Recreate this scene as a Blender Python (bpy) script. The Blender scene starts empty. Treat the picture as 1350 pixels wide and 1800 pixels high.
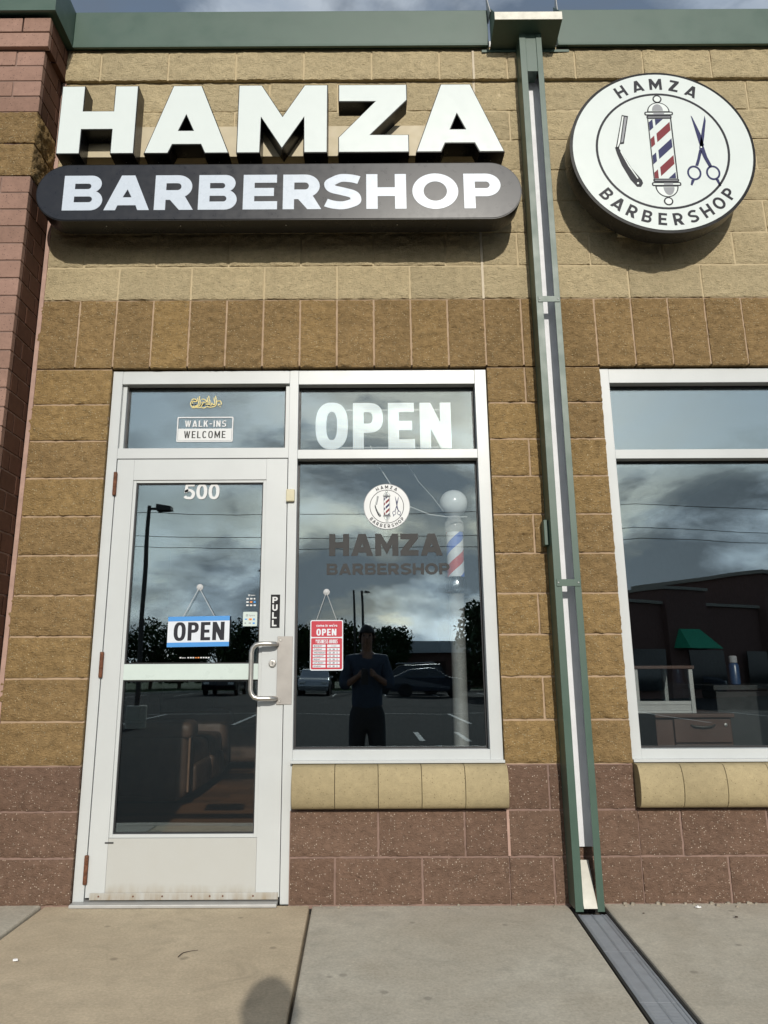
import bpy, bmesh, math, random
from mathutils import Vector, Matrix, noise
from mathutils.geometry import tessellate_polygon

R = math.radians
S = bpy.context.scene
COL = S.collection
random.seed(7)
CS = 0.2032                      # one masonry course (8 in)

# ------------------------------------------------------------------ camera
cam_d = bpy.data.cameras.new('camera')
cam = bpy.data.objects.new('camera', cam_d)
COL.objects.link(cam)
cam_d.sensor_fit = 'VERTICAL'
cam_d.sensor_height = 36.0
cam_d.lens = 1350.46 / 1800.0 * 36.0
cam_d.shift_x = 37.77 / 1800.0
cam_d.shift_y = -52.82 / 1800.0
cam_d.clip_start = 0.02
cam_d.clip_end = 2000.0
CAM = Vector((1.3605, -3.8903, 1.0363))
_p, _y, _r = 0.2437, -0.0012, -0.0047
f0 = Vector((math.sin(_y), math.cos(_y), 0)); r0 = Vector((math.cos(_y), -math.sin(_y), 0))
fw = f0 * math.cos(_p) + Vector((0, 0, math.sin(_p)))
u0 = f0 * -math.sin(_p) + Vector((0, 0, math.cos(_p)))
rt2 = r0 * math.cos(_r) + u0 * math.sin(_r)
up2 = u0 * math.cos(_r) - r0 * math.sin(_r)
m = Matrix((rt2, up2, -fw)).transposed().to_4x4()
m.translation = CAM
cam.matrix_world = m
S.camera = cam

# ------------------------------------------------------------------ sky and sun
SUN_EL, SUN_AZ = 24.8, 6.2       # azimuth to the right of straight behind the camera
sdir = Vector((math.sin(R(SUN_AZ)) * math.cos(R(SUN_EL)), -math.cos(R(SUN_AZ)) * math.cos(R(SUN_EL)), math.sin(R(SUN_EL))))
W = bpy.data.worlds.new('World'); S.world = W; W.use_nodes = True
nt = W.node_tree; nt.nodes.clear()
def wn(t, **k):
    n = nt.nodes.new(t)
    for a, b in k.items(): setattr(n, a, b)
    return n
def wm(op, a, b=None, c=None, clamp=False):
    n = wn('ShaderNodeMath', operation=op, use_clamp=clamp)
    for i, v in enumerate((a, b, c)):
        if v is None: continue
        if isinstance(v, (int, float)): n.inputs[i].default_value = v
        else: nt.links.new(v, n.inputs[i])
    return n.outputs[0]
sky = wn('ShaderNodeTexSky', sky_type='NISHITA')
sky.sun_disc = False
sky.sun_elevation = R(SUN_EL)
sky.sun_rotation = math.atan2(sdir.x, sdir.y)
sky.air_density = 1.35; sky.dust_density = 1.1; sky.ozone_density = 1.3
tc = wn('ShaderNodeTexCoord')
sep = wn('ShaderNodeSeparateXYZ'); nt.links.new(tc.outputs['Generated'], sep.inputs[0])
cmb = wn('ShaderNodeCombineXYZ')
nt.links.new(sep.outputs[0], cmb.inputs[0]); nt.links.new(sep.outputs[1], cmb.inputs[1])
nt.links.new(wm('MULTIPLY', sep.outputs[2], 2.1), cmb.inputs[2])
def wnoise(scale, detail, rough, dist=0.0, off=0.0):
    n = wn('ShaderNodeTexNoise'); n.inputs['Scale'].default_value = scale
    n.inputs['Detail'].default_value = detail; n.inputs['Roughness'].default_value = rough
    n.inputs['Distortion'].default_value = dist
    ad = wn('ShaderNodeVectorMath', operation='ADD'); nt.links.new(cmb.outputs[0], ad.inputs[0]); ad.inputs[1].default_value = (off, off * .7, off * .3)
    nt.links.new(ad.outputs[0], n.inputs['Vector']); return n.outputs[0]
n_cov = wnoise(3.6, 10, 0.56, 0.35, 2.3)
n_shd = wnoise(5.2, 8, 0.55, 0.2, 7.9)
n_wsp = wnoise(2.2, 9, 0.62, 1.4, 4.4)
def ramp(fac, stops):
    r = wn('ShaderNodeValToRGB'); nt.links.new(fac, r.inputs[0])
    e = r.color_ramp.elements
    e[0].position, e[0].color = stops[0][0], (*[stops[0][1]] * 3, 1)
    e[1].position, e[1].color = stops[-1][0], (*[stops[-1][1]] * 3, 1)
    for q_, v in stops[1:-1]:
        x = e.new(q_); x.color = (v, v, v, 1)
    return r.outputs[0]
# cover: broken cumulus, closing up towards the horizon, thin veil above
lowb = wm('MULTIPLY', wm('MAXIMUM', wm('SUBTRACT', 0.30, wm('MAXIMUM', sep.outputs[2], 0.0)), -0.25), 0.70)
cover = ramp(wm('ADD', n_cov, lowb), [(0.50, 0.0), (0.60, 0.80), (0.70, 1.0)])
wisp = ramp(n_wsp, [(0.30, 0.16), (0.66, 0.62)])
cover = wm('MAXIMUM', cover, wisp)
thick = wm('SUBTRACT', n_cov, wm('MULTIPLY', n_shd, 0.75))
shade = ramp(thick, [(0.03, 1.0), (0.12, 0.50), (0.22, 0.13)])
bw = wn('ShaderNodeRGBToBW'); nt.links.new(sky.outputs[0], bw.inputs[0])
# a cloud takes the brightness of the sky round it, greyed, darker where it is thick
clum = wm('MULTIPLY', wm('ADD', wm('MULTIPLY', bw.outputs[0], 0.42), 3.4), wm('ADD', wm('MULTIPLY', shade, 1.35), 0.16))
ccol = wn('ShaderNodeMix', data_type='RGBA', blend_type='MULTIPLY')
ccol.inputs[0].default_value = 1.0
nt.links.new(clum, ccol.inputs[6]); ccol.inputs[7].default_value = (0.93, 1.0, 1.06, 1)
mixc = wn('ShaderNodeMix', data_type='RGBA')
nt.links.new(cover, mixc.inputs[0]); nt.links.new(sky.outputs[0], mixc.inputs[6]); nt.links.new(ccol.outputs[2], mixc.inputs[7])
bg = wn('ShaderNodeBackground'); bg.inputs[1].default_value = 0.12
nt.links.new(mixc.outputs[2], bg.inputs[0])
wo = wn('ShaderNodeOutputWorld'); nt.links.new(bg.outputs[0], wo.inputs[0])

sun_d = bpy.data.lights.new('sun', 'SUN'); sun_d.energy = 3.3; sun_d.angle = R(0.55); sun_d.color = (1.0, 0.95, 0.86)
sun = bpy.data.objects.new('sun', sun_d); COL.objects.link(sun)
sun.rotation_euler = (-sdir).to_track_quat('-Z', 'Y').to_euler()
sun.location = sdir * 40
S.view_settings.view_transform = 'Standard'; S.view_settings.look = 'None'
S.view_settings.exposure = 0.0; S.view_settings.gamma = 1.0
S.view_settings.use_curve_mapping = False
S.render.engine = 'CYCLES'
S.cycles.max_bounces = 8; S.cycles.transparent_max_bounces = 24
S.cycles.caustics_reflective = False; S.cycles.caustics_refractive = False

# ------------------------------------------------------------------ materials
class NT:
    def __init__(s, name):
        s.m = bpy.data.materials.new(name); s.m.use_nodes = True
        s.t = s.m.node_tree; s.t.nodes.clear()
        s.out = s.n('ShaderNodeOutputMaterial')
    def n(s, t, **k):
        x = s.t.nodes.new(t)
        for a, b in k.items(): setattr(x, a, b)
        return x
    def l(s, a, b): s.t.links.new(a, b)
    def put(s, sock, v):
        if isinstance(v, (int, float)): sock.default_value = v
        elif isinstance(v, tuple): sock.default_value = v if len(v) == 4 else (*v, 1) if len(sock.default_value) == 4 else v
        else: s.l(v, sock)
    def math(s, op, a, b=0.0, clamp=False):
        x = s.n('ShaderNodeMath', operation=op, use_clamp=clamp); s.put(x.inputs[0], a); s.put(x.inputs[1], b); return x.outputs[0]
    def mix(s, f, a, b, blend='MIX'):
        x = s.n('ShaderNodeMix', data_type='RGBA', blend_type=blend); s.put(x.inputs[0], f); s.put(x.inputs[6], a); s.put(x.inputs[7], b); return x.outputs[2]
    def noise(s, vec, scale, detail=4, rough=0.55, dist=0.0):
        x = s.n('ShaderNodeTexNoise'); x.inputs['Scale'].default_value = scale; x.inputs['Detail'].default_value = detail
        x.inputs['Roughness'].default_value = rough; x.inputs['Distortion'].default_value = dist
        if vec is not None: s.l(vec, x.inputs['Vector'])
        return x.outputs[0]
    def ramp(s, f, lo, hi, a=0.0, b=1.0):
        x = s.n('ShaderNodeMapRange'); s.put(x.inputs[0], f); x.inputs[1].default_value = lo; x.inputs[2].default_value = hi
        x.inputs[3].default_value = a; x.inputs[4].default_value = b; return x.outputs[0]
    def pos(s, obj=False):
        if obj: return s.n('ShaderNodeTexCoord').outputs['Object']
        return s.n('ShaderNodeNewGeometry').outputs['Position']
    def bump(s, h, strength=0.3, dist=0.005, normal=None):
        x = s.n('ShaderNodeBump'); x.inputs['Strength'].default_value = strength; x.inputs['Distance'].default_value = dist
        s.l(h, x.inputs['Height'])
        if normal is not None: s.l(normal, x.inputs['Normal'])
        return x.outputs[0]
    def bsdf(s, col, rough=0.6, metal=0.0, spec=0.5, normal=None, **k):
        x = s.n('ShaderNodeBsdfPrincipled')
        s.put(x.inputs['Base Color'], col); s.put(x.inputs['Roughness'], rough); s.put(x.inputs['Metallic'], metal)
        x.inputs['Specular IOR Level'].default_value = spec
        if normal is not None: s.l(normal, x.inputs['Normal'])
        for a, b in k.items(): s.put(x.inputs[a], b)
        s.l(x.outputs[0], s.out.inputs[0]); return x
M = {}
def plain(name, col, rough=0.5, metal=0.0, spec=0.5, var=0.06, nscale=14.0, bump=0.0, bscale=150.0, **k):
    s = NT(name); p = s.pos(True)
    f = s.ramp(s.noise(p, nscale, 5, 0.6), 0.3, 0.7, 1 - var, 1 + var)
    c = s.mix(1.0, (*col, 1), f, 'MULTIPLY')
    nrm = s.bump(s.noise(p, bscale, 4), bump, 0.002) if bump else None
    r = s.ramp(s.noise(p, nscale * 1.7, 4), 0.3, 0.7, max(0.02, rough * 0.86), min(1, rough * 1.14))
    s.bsdf(c, r, metal, spec, nrm, **k)
    M[name] = s.m; return s.m
def masonry(name, col, fleck, fl_thr, pit, mott, seed, rough=0.9, bump=0.55, rand=0.10, hue=(1, 1, 1)):
    s = NT(name); p = s.pos()
    big = s.noise(p, 2.6, 5, 0.6); mid = s.noise(p, 26, 6, 0.65); fine = s.noise(p, 170, 4, 0.6)
    inf = s.n('ShaderNodeObjectInfo')
    c = s.mix(s.ramp(mid, 0.32, 0.68), tuple(v * (1 - mott) for v in col), tuple(v * (1 + mott) for v in col))
    c = s.mix(1.0, c, s.ramp(big, 0.3, 0.7, 0.90, 1.10), 'MULTIPLY')
    c = s.mix(1.0, c, s.ramp(inf.outputs['Random'], 0, 1, 1 - rand, 1 + rand), 'MULTIPLY')
    c = s.mix(s.ramp(inf.outputs['Random'], 0.4, 1.0, 0, 0.35), c, s.mix(1.0, c, (*hue, 1), 'MULTIPLY'))
    c = s.mix(s.ramp(fine, 0.40, 0.30, 0, pit), c, tuple(v * 0.35 for v in col))
    vo = s.n('ShaderNodeTexVoronoi'); vo.inputs['Scale'].default_value = 120; s.l(p, vo.inputs['Vector'])
    near = s.ramp(vo.outputs['Distance'], 0.36, 0.16)
    sel = s.n('ShaderNodeSeparateColor'); s.l(vo.outputs['Color'], sel.inputs[0])
    fl = s.math('MULTIPLY', s.math('GREATER_THAN', sel.outputs[0], fl_thr), near, True)
    c = s.mix(fl, c, s.mix(sel.outputs[1], fleck, tuple(v * 0.55 for v in fleck)))
    mp = s.n('ShaderNodeMapping'); mp.inputs['Scale'].default_value = (.55, .55, 1.0); s.l(p, mp.inputs[0])
    crk = s.noise(mp.outputs[0], 115, 5, 0.68, 0.5)
    c = s.mix(s.ramp(crk, 0.43, 0.30, 0, pit), c, tuple(v * 0.42 for v in col))
    h = s.math('ADD', s.math('MULTIPLY', mid, 0.6), s.math('ADD', s.math('MULTIPLY', crk, 1.0), s.math('MULTIPLY', fine, 0.75)))
    s.bsdf(c, rough, 0, 0.25, s.bump(h, bump, 0.014))
    M[name] = s.m; return s.m

masonry('tan_block', (0.545, 0.447, 0.275), (0.54, 0.46, 0.31), 0.92, 0.62, 0.13, 1, rand=0.06, bump=1.0, hue=(1.02, 1.0, 0.95))
masonry('brown_block', (0.322, 0.214, 0.098), (0.64, 0.55, 0.36), 0.80, 0.66, 0.22, 2, rand=0.09, bump=1.0, hue=(1.05, 1.05, 0.84))
masonry('rose_block', (0.182, 0.113, 0.080), (0.66, 0.54, 0.43), 0.76, 0.5, 0.18, 3, rand=0.08, bump=0.8, hue=(0.92, 0.98, 0.98))
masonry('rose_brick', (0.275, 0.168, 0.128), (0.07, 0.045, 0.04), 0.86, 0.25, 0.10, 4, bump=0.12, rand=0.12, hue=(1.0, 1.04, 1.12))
masonry('shaded_brown_brick', (0.095, 0.045, 0.029), (0.05, 0.03, 0.02), 0.95, 0.2, 0.12, 6, bump=0.10, rand=0.12)  # smooth brown side brick, colour also darkened for the pilaster's shaded face
masonry('sill_stone', (0.355, 0.290, 0.170), (0.22, 0.17, 0.09), 0.93, 0.40, 0.09, 5, bump=0.22, rand=0.07)
plain('mortar_tan', (0.49, 0.40, 0.25), 0.95, bump=0.3)
plain('mortar_brown', (0.39, 0.28, 0.185), 0.95, bump=0.3, var=0.12)
plain('mortar_rose', (0.235, 0.155, 0.125), 0.95, bump=0.3, var=0.15)
plain('dirt', (0.10, 0.085, 0.065), 0.95, var=0.2)
plain('grit_stone', (0.30, 0.26, 0.205), 0.95, var=0.3, nscale=40)
plain('caulk', (0.56, 0.48, 0.36), 0.8)
plain('caulk_rose', (0.40, 0.26, 0.21), 0.8, var=0.15)
plain('green_metal', (0.052, 0.095, 0.072), 0.42, 0.0, 0.5, var=0.05, nscale=5)
plain('channel_white', (0.68, 0.69, 0.71), 0.6, var=0.06)
plain('globe_white', (0.80, 0.83, 0.86), 0.2, var=0.01)
plain('galvanised', (0.42, 0.42, 0.41), 0.50, 0.3, var=0.08)
plain('bare_metal', (0.44, 0.43, 0.38), 0.5, 0.35, var=0.12)
plain('white_frame', (0.515, 0.535, 0.535), 0.34, 0.0, 0.5, var=0.04, nscale=3)
plain('midrail', (0.54, 0.62, 0.585), 0.3, var=0.02)
plain('gasket', (0.012, 0.012, 0.014), 0.5)
plain('rust', (0.13, 0.048, 0.022), 0.8, var=0.45, nscale=60, bump=0.4)
plain('steel', (0.52, 0.50, 0.47), 0.34, 0.85, var=0.06)
plain('latch_plate', (0.34, 0.32, 0.30), 0.45, 0.4, var=0.08)
plain('white_acrylic', (0.655, 0.71, 0.695), 0.22, 0, 0.5, var=0.01)
plain('black_return', (0.007, 0.007, 0.008), 0.3, 0, 0.22)
plain('dark_face', (0.013, 0.015, 0.021), 0.30, 0, 0.32, var=0.0)
plain('pale_letter', (0.53, 0.59, 0.67), 0.28, 0, 0.5, var=0.01)
plain('raceway', (0.50, 0.43, 0.29), 0.55, var=0.05)
plain('logo_dark', (0.030, 0.031, 0.038), 0.4, 0, 0.12, var=0.02)
plain('logo_navy', (0.034, 0.038, 0.105), 0.4, 0, 0.12, var=0.02)
plain('logo_red', (0.19, 0.032, 0.040), 0.4, 0, 0.12, var=0.02)
plain('logo_grey', (0.30, 0.31, 0.33), 0.4, 0, 0.12, var=0.02)
plain('logo_white', (0.655, 0.71, 0.695), 0.35, var=0.01)
plain('decal_white', (0.62, 0.63, 0.63), 0.45, var=0.02)
plain('decal_grey', (0.048, 0.048, 0.048), 0.5, 0, 0.12, var=0.03)
plain('decal_black', (0.018, 0.018, 0.02), 0.45, 0, 0.12, var=0.03)
plain('gold', (0.72, 0.60, 0.22), 0.4, var=0.05)
plain('sign_blue', (0.055, 0.26, 0.62), 0.4, var=0.02)
plain('sign_red', (0.44, 0.016, 0.036), 0.4, var=0.03)
plain('sign_white', (0.62, 0.66, 0.71), 0.4, var=0.01)
plain('orange_ink', (0.75, 0.26, 0.07), 0.5)
plain('led_panel', (0.84, 0.88, 0.93), 0.35, var=0.02)
plain('led_dot', (0.85, 0.80, 0.70), 0.3)
plain('beige_plastic', (0.55, 0.50, 0.34), 0.5)
plain('white_cord', (0.62, 0.63, 0.63), 0.5)
plain('grate', (0.27, 0.29, 0.32), 0.55, 0.25, var=0.08)
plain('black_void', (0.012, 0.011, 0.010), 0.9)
plain('leather', (0.080, 0.044, 0.027), 0.55, var=0.2, nscale=8, bump=0.25, bscale=60)
plain('leather_trim', (0.19, 0.105, 0.06), 0.5, var=0.15)
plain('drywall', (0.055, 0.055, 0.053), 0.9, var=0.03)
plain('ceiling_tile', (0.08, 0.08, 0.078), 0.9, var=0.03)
plain('cabinet_wood', (0.075, 0.036, 0.024), 0.45, var=0.15, nscale=6)
plain('dark_counter', (0.03, 0.032, 0.032), 0.4)
plain('bottle_blue', (0.02, 0.055, 0.13), 0.3)
plain('tyre', (0.012, 0.012, 0.012), 0.85)
plain('chrome', (0.7, 0.7, 0.7), 0.15, 1.0)
plain('paint_slate', (0.045, 0.055, 0.075), 0.22, 0.3)
plain('paint_black', (0.012, 0.012, 0.014), 0.2, 0.2)
plain('paint_silver', (0.42, 0.43, 0.44), 0.25, 0.5)
plain('car_glass', (0.015, 0.018, 0.02), 0.06)
plain('lamp_lens', (0.6, 0.6, 0.58), 0.15)
plain('tail_red', (0.35, 0.02, 0.02), 0.2)
plain('pole_metal', (0.05, 0.045, 0.04), 0.5, 0.4)
plain('pole_wood', (0.12, 0.085, 0.06), 0.9)
plain('wire', (0.02, 0.02, 0.02), 0.6)
plain('bark', (0.09, 0.065, 0.045), 0.95, bump=0.5, bscale=20)
plain('far_brick', (0.16, 0.085, 0.07), 0.9, var=0.15)
plain('far_trim', (0.33, 0.30, 0.25), 0.8)
plain('far_white', (0.62, 0.64, 0.66), 0.7)
plain('awning_green', (0.03, 0.40, 0.21), 0.7)
plain('line_paint', (0.30, 0.295, 0.275), 0.8, var=0.15)
plain('skin', (0.22, 0.125, 0.09), 0.5)
plain('shirt', (0.030, 0.048, 0.085), 0.85, var=0.1)
plain('trousers', (0.025, 0.028, 0.034), 0.9, var=0.1)
plain('hair', (0.012, 0.010, 0.009), 0.5)
plain('shoe', (0.03, 0.03, 0.03), 0.6)
plain('phone', (0.02, 0.02, 0.025), 0.2)
plain('litter', (0.8, 0.8, 0.8), 0.6)
plain('twig', (0.05, 0.035, 0.025), 0.9)

def grimy():
    s = NT('kick_metal'); p = s.pos(); sp = s.n('ShaderNodeSeparateXYZ'); s.l(p, sp.inputs[0])
    n = s.noise(p, 9, 6, 0.65); mp = s.n('ShaderNodeMapping'); mp.inputs['Scale'].default_value = (30, 30, 4); s.l(p, mp.inputs[0]); st = s.noise(mp.outputs[0], 1.0, 5, 0.6)
    low = s.ramp(s.math('ADD', sp.outputs[2], s.math('MULTIPLY', n, -.06)), .060, .0, 0, .75)
    c = s.mix(s.ramp(n, .35, .7, 0, .25), (0.45, 0.455, 0.435), (0.42, 0.41, 0.375))
    c = s.mix(s.math('MULTIPLY', low, s.ramp(st, .3, .65)), c, (0.27, 0.20, 0.115))
    s.bsdf(c, 0.42, 0, 0.45); M['kick_metal'] = s.m
grimy()
def concrete(name, col, stain):
    s = NT(name); p = s.pos()
    big = s.noise(p, 1.6, 6, 0.6, 0.4); mid = s.noise(p, 9, 6, 0.65); fine = s.noise(p, 240, 3, 0.6); gr = s.noise(p, 90, 4, 0.7)
    c = s.mix(s.ramp(mid, 0.3, 0.7), tuple(v * 0.88 for v in col), tuple(v * 1.10 for v in col))
    c = s.mix(s.ramp(big, 0.42, 0.66, 0, 0.55), c, stain)
    c = s.mix(1.0, c, s.ramp(gr, 0.3, 0.7, 0.84, 1.14), 'MULTIPLY')
    c = s.mix(s.ramp(fine, 0.36, 0.27, 0, 0.65), c, tuple(v * 0.35 for v in col))
    c = s.mix(s.ramp(s.noise(p, 28, 2, 0.5), 0.72, 0.78, 0, 0.5), c, tuple(min(1, v * 1.6) for v in col))
    vg = s.n('ShaderNodeTexVoronoi'); vg.inputs['Scale'].default_value = 7; s.l(p, vg.inputs['Vector'])
    sg_ = s.n('ShaderNodeSeparateColor'); s.l(vg.outputs['Color'], sg_.inputs[0])
    c = s.mix(s.math('MULTIPLY', s.math('GREATER_THAN', sg_.outputs[0], .62), s.ramp(vg.outputs['Distance'], .13, .07, 0, .6)), c, tuple(v * .45 for v in col))
    st2 = s.noise(p, 4.5, 7, 0.7, 1.0); c = s.mix(s.ramp(st2, .54, .70, 0, .50), c, tuple(v * .62 for v in col))
    # fine broom finish across the walk
    w = s.n('ShaderNodeTexWave', wave_type='BANDS', bands_direction='Y'); w.inputs['Scale'].default_value = 75
    w.inputs['Distortion'].default_value = 6; w.inputs['Detail'].default_value = 3; s.l(p, w.inputs['Vector'])
    h = s.math('ADD', s.math('MULTIPLY', fine, 0.7), s.math('ADD', s.math('MULTIPLY', gr, 0.5), s.math('MULTIPLY', w.outputs[1], 0.25)))
    s.bsdf(c, 0.92, 0, 0.25, s.bump(h, 0.45, 0.004)); M[name] = s.m
concrete('concrete_warm', (0.56, 0.465, 0.33), (0.46, 0.375, 0.26))
concrete('concrete_grey', (0.51, 0.475, 0.395), (0.41, 0.36, 0.28))
def asphalt():
    s = NT('asphalt'); p = s.pos()
    c = s.mix(s.noise(p, 0.3, 6), (0.028, 0.028, 0.028), (0.050, 0.049, 0.046))
    c = s.mix(1.0, c, s.ramp(s.noise(p, 60, 3), 0.3, 0.7, 0.7, 1.3), 'MULTIPLY')
    s.bsdf(c, 1.0, 0, 0.05, s.bump(s.noise(p, 120, 3), 0.4, 0.005)); M['asphalt'] = s.m
asphalt()
def grassm():
    s = NT('grass'); p = s.pos()
    c = s.mix(s.noise(p, 1.2, 6), (0.022, 0.045, 0.012), (0.05, 0.075, 0.022))
    s.bsdf(c, 0.95, 0, 0.2, s.bump(s.noise(p, 30, 4), 0.8, 0.05)); M['grass'] = s.m
grassm()
def leafm(name, col):
    s = NT(name); inf = s.pos(True)
    c = s.mix(s.noise(inf, 3.0, 4), tuple(v * 0.6 for v in col), tuple(v * 1.5 for v in col))
    b = s.bsdf(c, 0.6, 0, 0.3); M[name] = s.m
leafm('leaf', (0.045, 0.075, 0.022)); leafm('leaf_deep', (0.03, 0.06, 0.02))
def woodfloor():
    s = NT('wood_floor'); p = s.pos(True)
    mp = s.n('ShaderNodeMapping'); mp.inputs['Scale'].default_value = (3, 40, 3); s.l(p, mp.inputs[0])
    inf = s.n('ShaderNodeObjectInfo')
    c = s.mix(s.noise(mp.outputs[0], 1.5, 6, 0.6), (0.12, 0.052, 0.022), (0.26, 0.125, 0.055))
    c = s.mix(1.0, c, s.ramp(inf.outputs['Random'], 0, 1, 0.65, 1.25), 'MULTIPLY')
    s.bsdf(c, 0.35, 0, 0.5); M['wood_floor'] = s.m
woodfloor()
def glassm(name, tint, refl, wav):
    s = NT(name)
    tr = s.n('ShaderNodeBsdfTransparent'); tr.inputs[0].default_value = (*tint, 1)
    gl = s.n('ShaderNodeBsdfGlossy'); gl.inputs['Roughness'].default_value = 0.0
    gl.inputs['Color'].default_value = (0.80, 0.97, 1.06, 1)
    nz = s.noise(s.pos(), 1.3, 2, 0.5); s.l(s.bump(nz, wav, 0.004), gl.inputs['Normal'])
    fr = s.n('ShaderNodeFresnel'); fr.inputs[0].default_value = 1.5
    f = s.math('ADD', s.math('MULTIPLY', fr.outputs[0], 0.9), refl, True)
    mx = s.n('ShaderNodeMixShader'); s.l(f, mx.inputs[0]); s.l(tr.outputs[0], mx.inputs[1]); s.l(gl.outputs[0], mx.inputs[2])
    s.l(mx.outputs[0], s.out.inputs[0]); M[name] = s.m
glassm('glass', (0.95, 0.97, 0.97), 0.135, 0.2)
def clearm(name, col, tw):
    s = NT(name)
    tr = s.n('ShaderNodeBsdfTransparent'); pr = s.n('ShaderNodeBsdfPrincipled'); pr.inputs['Base Color'].default_value = (*col, 1); pr.inputs['Roughness'].default_value = 0.1
    mx = s.n('ShaderNodeMixShader'); mx.inputs[0].default_value = tw; s.l(tr.outputs[0], mx.inputs[1]); s.l(pr.outputs[0], mx.inputs[2]); s.l(mx.outputs[0], s.out.inputs[0]); M[name] = s.m
clearm('clear_plastic', (0.9, 0.9, 0.9), 0.35)
def stripes():
    s = NT('barber_stripes'); p = s.pos(True); sp = s.n('ShaderNodeSeparateXYZ'); s.l(p, sp.inputs[0])
    at = s.n('ShaderNodeMath', operation='ARCTAN2'); s.l(sp.outputs[0], at.inputs[0]); s.l(sp.outputs[1], at.inputs[1])
    t = s.math('FRACT', s.math('ADD', s.math('MULTIPLY', sp.outputs[2], 4.1), s.math('MULTIPLY', at.outputs[0], 0.159155)))
    red = s.math('LESS_THAN', t, 0.25); blu = s.math('MULTIPLY', s.math('GREATER_THAN', t, 0.5), s.math('LESS_THAN', t, 0.75))
    c = s.mix(red, (0.80, 0.82, 0.86), (0.62, 0.10, 0.09)); c = s.mix(blu, c, (0.10, 0.20, 0.66))
    s.bsdf(c, 0.25); M['barber_stripes'] = s.m
stripes()

# ------------------------------------------------------------------ builders
def link(name, me, mat, parent=None, smooth=False):
    if mat is not None and not me.materials: me.materials.append(M[mat])
    if smooth:
        for p in me.polygons: p.use_smooth = True
    o = bpy.data.objects.new(name, me); COL.objects.link(o)
    if parent is not None: o.parent = parent
    return o
def empty(name, loc=(0, 0, 0), rz=0.0):
    o = bpy.data.objects.new(name, None); COL.objects.link(o); o.location = loc; o.rotation_euler = (0, 0, rz); o.empty_display_size = 0.1
    return o
def tag(o, label, cat, group=None):
    o['label'] = label; o['category'] = cat
    if group: o['group'] = group
    return o
def kind(o, k): o['kind'] = k; return o
class MB:
    def __init__(s): s.v = []; s.f = []
    def box(s, x0, x1, y0, y1, z0, z1):
        b = len(s.v)
        s.v += [(x0, y0, z0), (x1, y0, z0), (x1, y1, z0), (x0, y1, z0), (x0, y0, z1), (x1, y0, z1), (x1, y1, z1), (x0, y1, z1)]
        s.f += [tuple(b + i for i in q) for q in ((0, 3, 2, 1), (4, 5, 6, 7), (0, 1, 5, 4), (1, 2, 6, 5), (2, 3, 7, 6), (3, 0, 4, 7))]
        return s
    def hexa(s, p):                     # 8 points: bottom ring, top ring
        b = len(s.v); s.v += [tuple(q) for q in p]
        s.f += [tuple(b + i for i in q) for q in ((0, 3, 2, 1), (4, 5, 6, 7), (0, 1, 5, 4), (1, 2, 6, 5), (2, 3, 7, 6), (3, 0, 4, 7))]
        return s
    def rings(s, rs, cap=True, loop=False):
        b = len(s.v); n = len(rs[0])
        for r in rs: s.v += [tuple(q) for q in r]
        k = len(rs)
        for i in range(k if loop else k - 1):
            a, c = b + i * n, b + ((i + 1) % k) * n
            for j in range(n): s.f.append((a + j, a + (j + 1) % n, c + (j + 1) % n, c + j))
        if cap and not loop:
            s.f.append(tuple(b + j for j in reversed(range(n)))); s.f.append(tuple(b + (k - 1) * n + j for j in range(n)))
        return s
    def tube(s, pts, r, n=10, cap=True):
        pts = [Vector(p) for p in pts]; rs = []; prev = None
        for i, p in enumerate(pts):
            t = (pts[min(i + 1, len(pts) - 1)] - pts[max(i - 1, 0)]).normalized()
            a = prev if prev is not None else (Vector((0, 0, 1)) if abs(t.z) < 0.9 else Vector((1, 0, 0)))
            u = (a - t * a.dot(t)).normalized(); prev = u; w = t.cross(u)
            rr = r[i] if isinstance(r, (list, tuple)) else r
            rs.append([p + (u * math.cos(2 * math.pi * j / n) + w * math.sin(2 * math.pi * j / n)) * rr for j in range(n)])
        return s.rings(rs, cap)
    def lathe(s, prof, c=(0, 0, 0), n=24, axis='z'):
        rs = []
        for r, h in prof:
            ring = []
            for j in range(n):
                a = 2 * math.pi * j / n; x, y = r * math.cos(a), r * math.sin(a)
                q = (x, y, h) if axis == 'z' else (x, h, -y) if axis == 'y' else (h, x, y)
                ring.append((c[0] + q[0], c[1] + q[1], c[2] + q[2]))
            rs.append(ring)
        return s.rings(rs)
    def build(s, name, mat, parent=None, smooth=False, bevel=0.0, seg=2, fix=True):
        me = bpy.data.meshes.new(name); me.from_pydata(s.v, [], s.f); me.validate()
        if fix:
            bm = bmesh.new(); bm.from_mesh(me); bmesh.ops.recalc_face_normals(bm, faces=bm.faces); bm.to_mesh(me); bm.free()
        o = link(name, me, mat, parent, smooth)
        if bevel:
            d = o.modifiers.new('bevel', 'BEVEL'); d.width = bevel; d.segments = seg; d.limit_method = 'ANGLE'; d.harden_normals = False
        if smooth: auto_smooth(o)
        return o
def auto_smooth(o, ang=40):
    me = o.data
    try: me.set_sharp_from_angle(angle=R(ang))
    except Exception: pass

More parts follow.
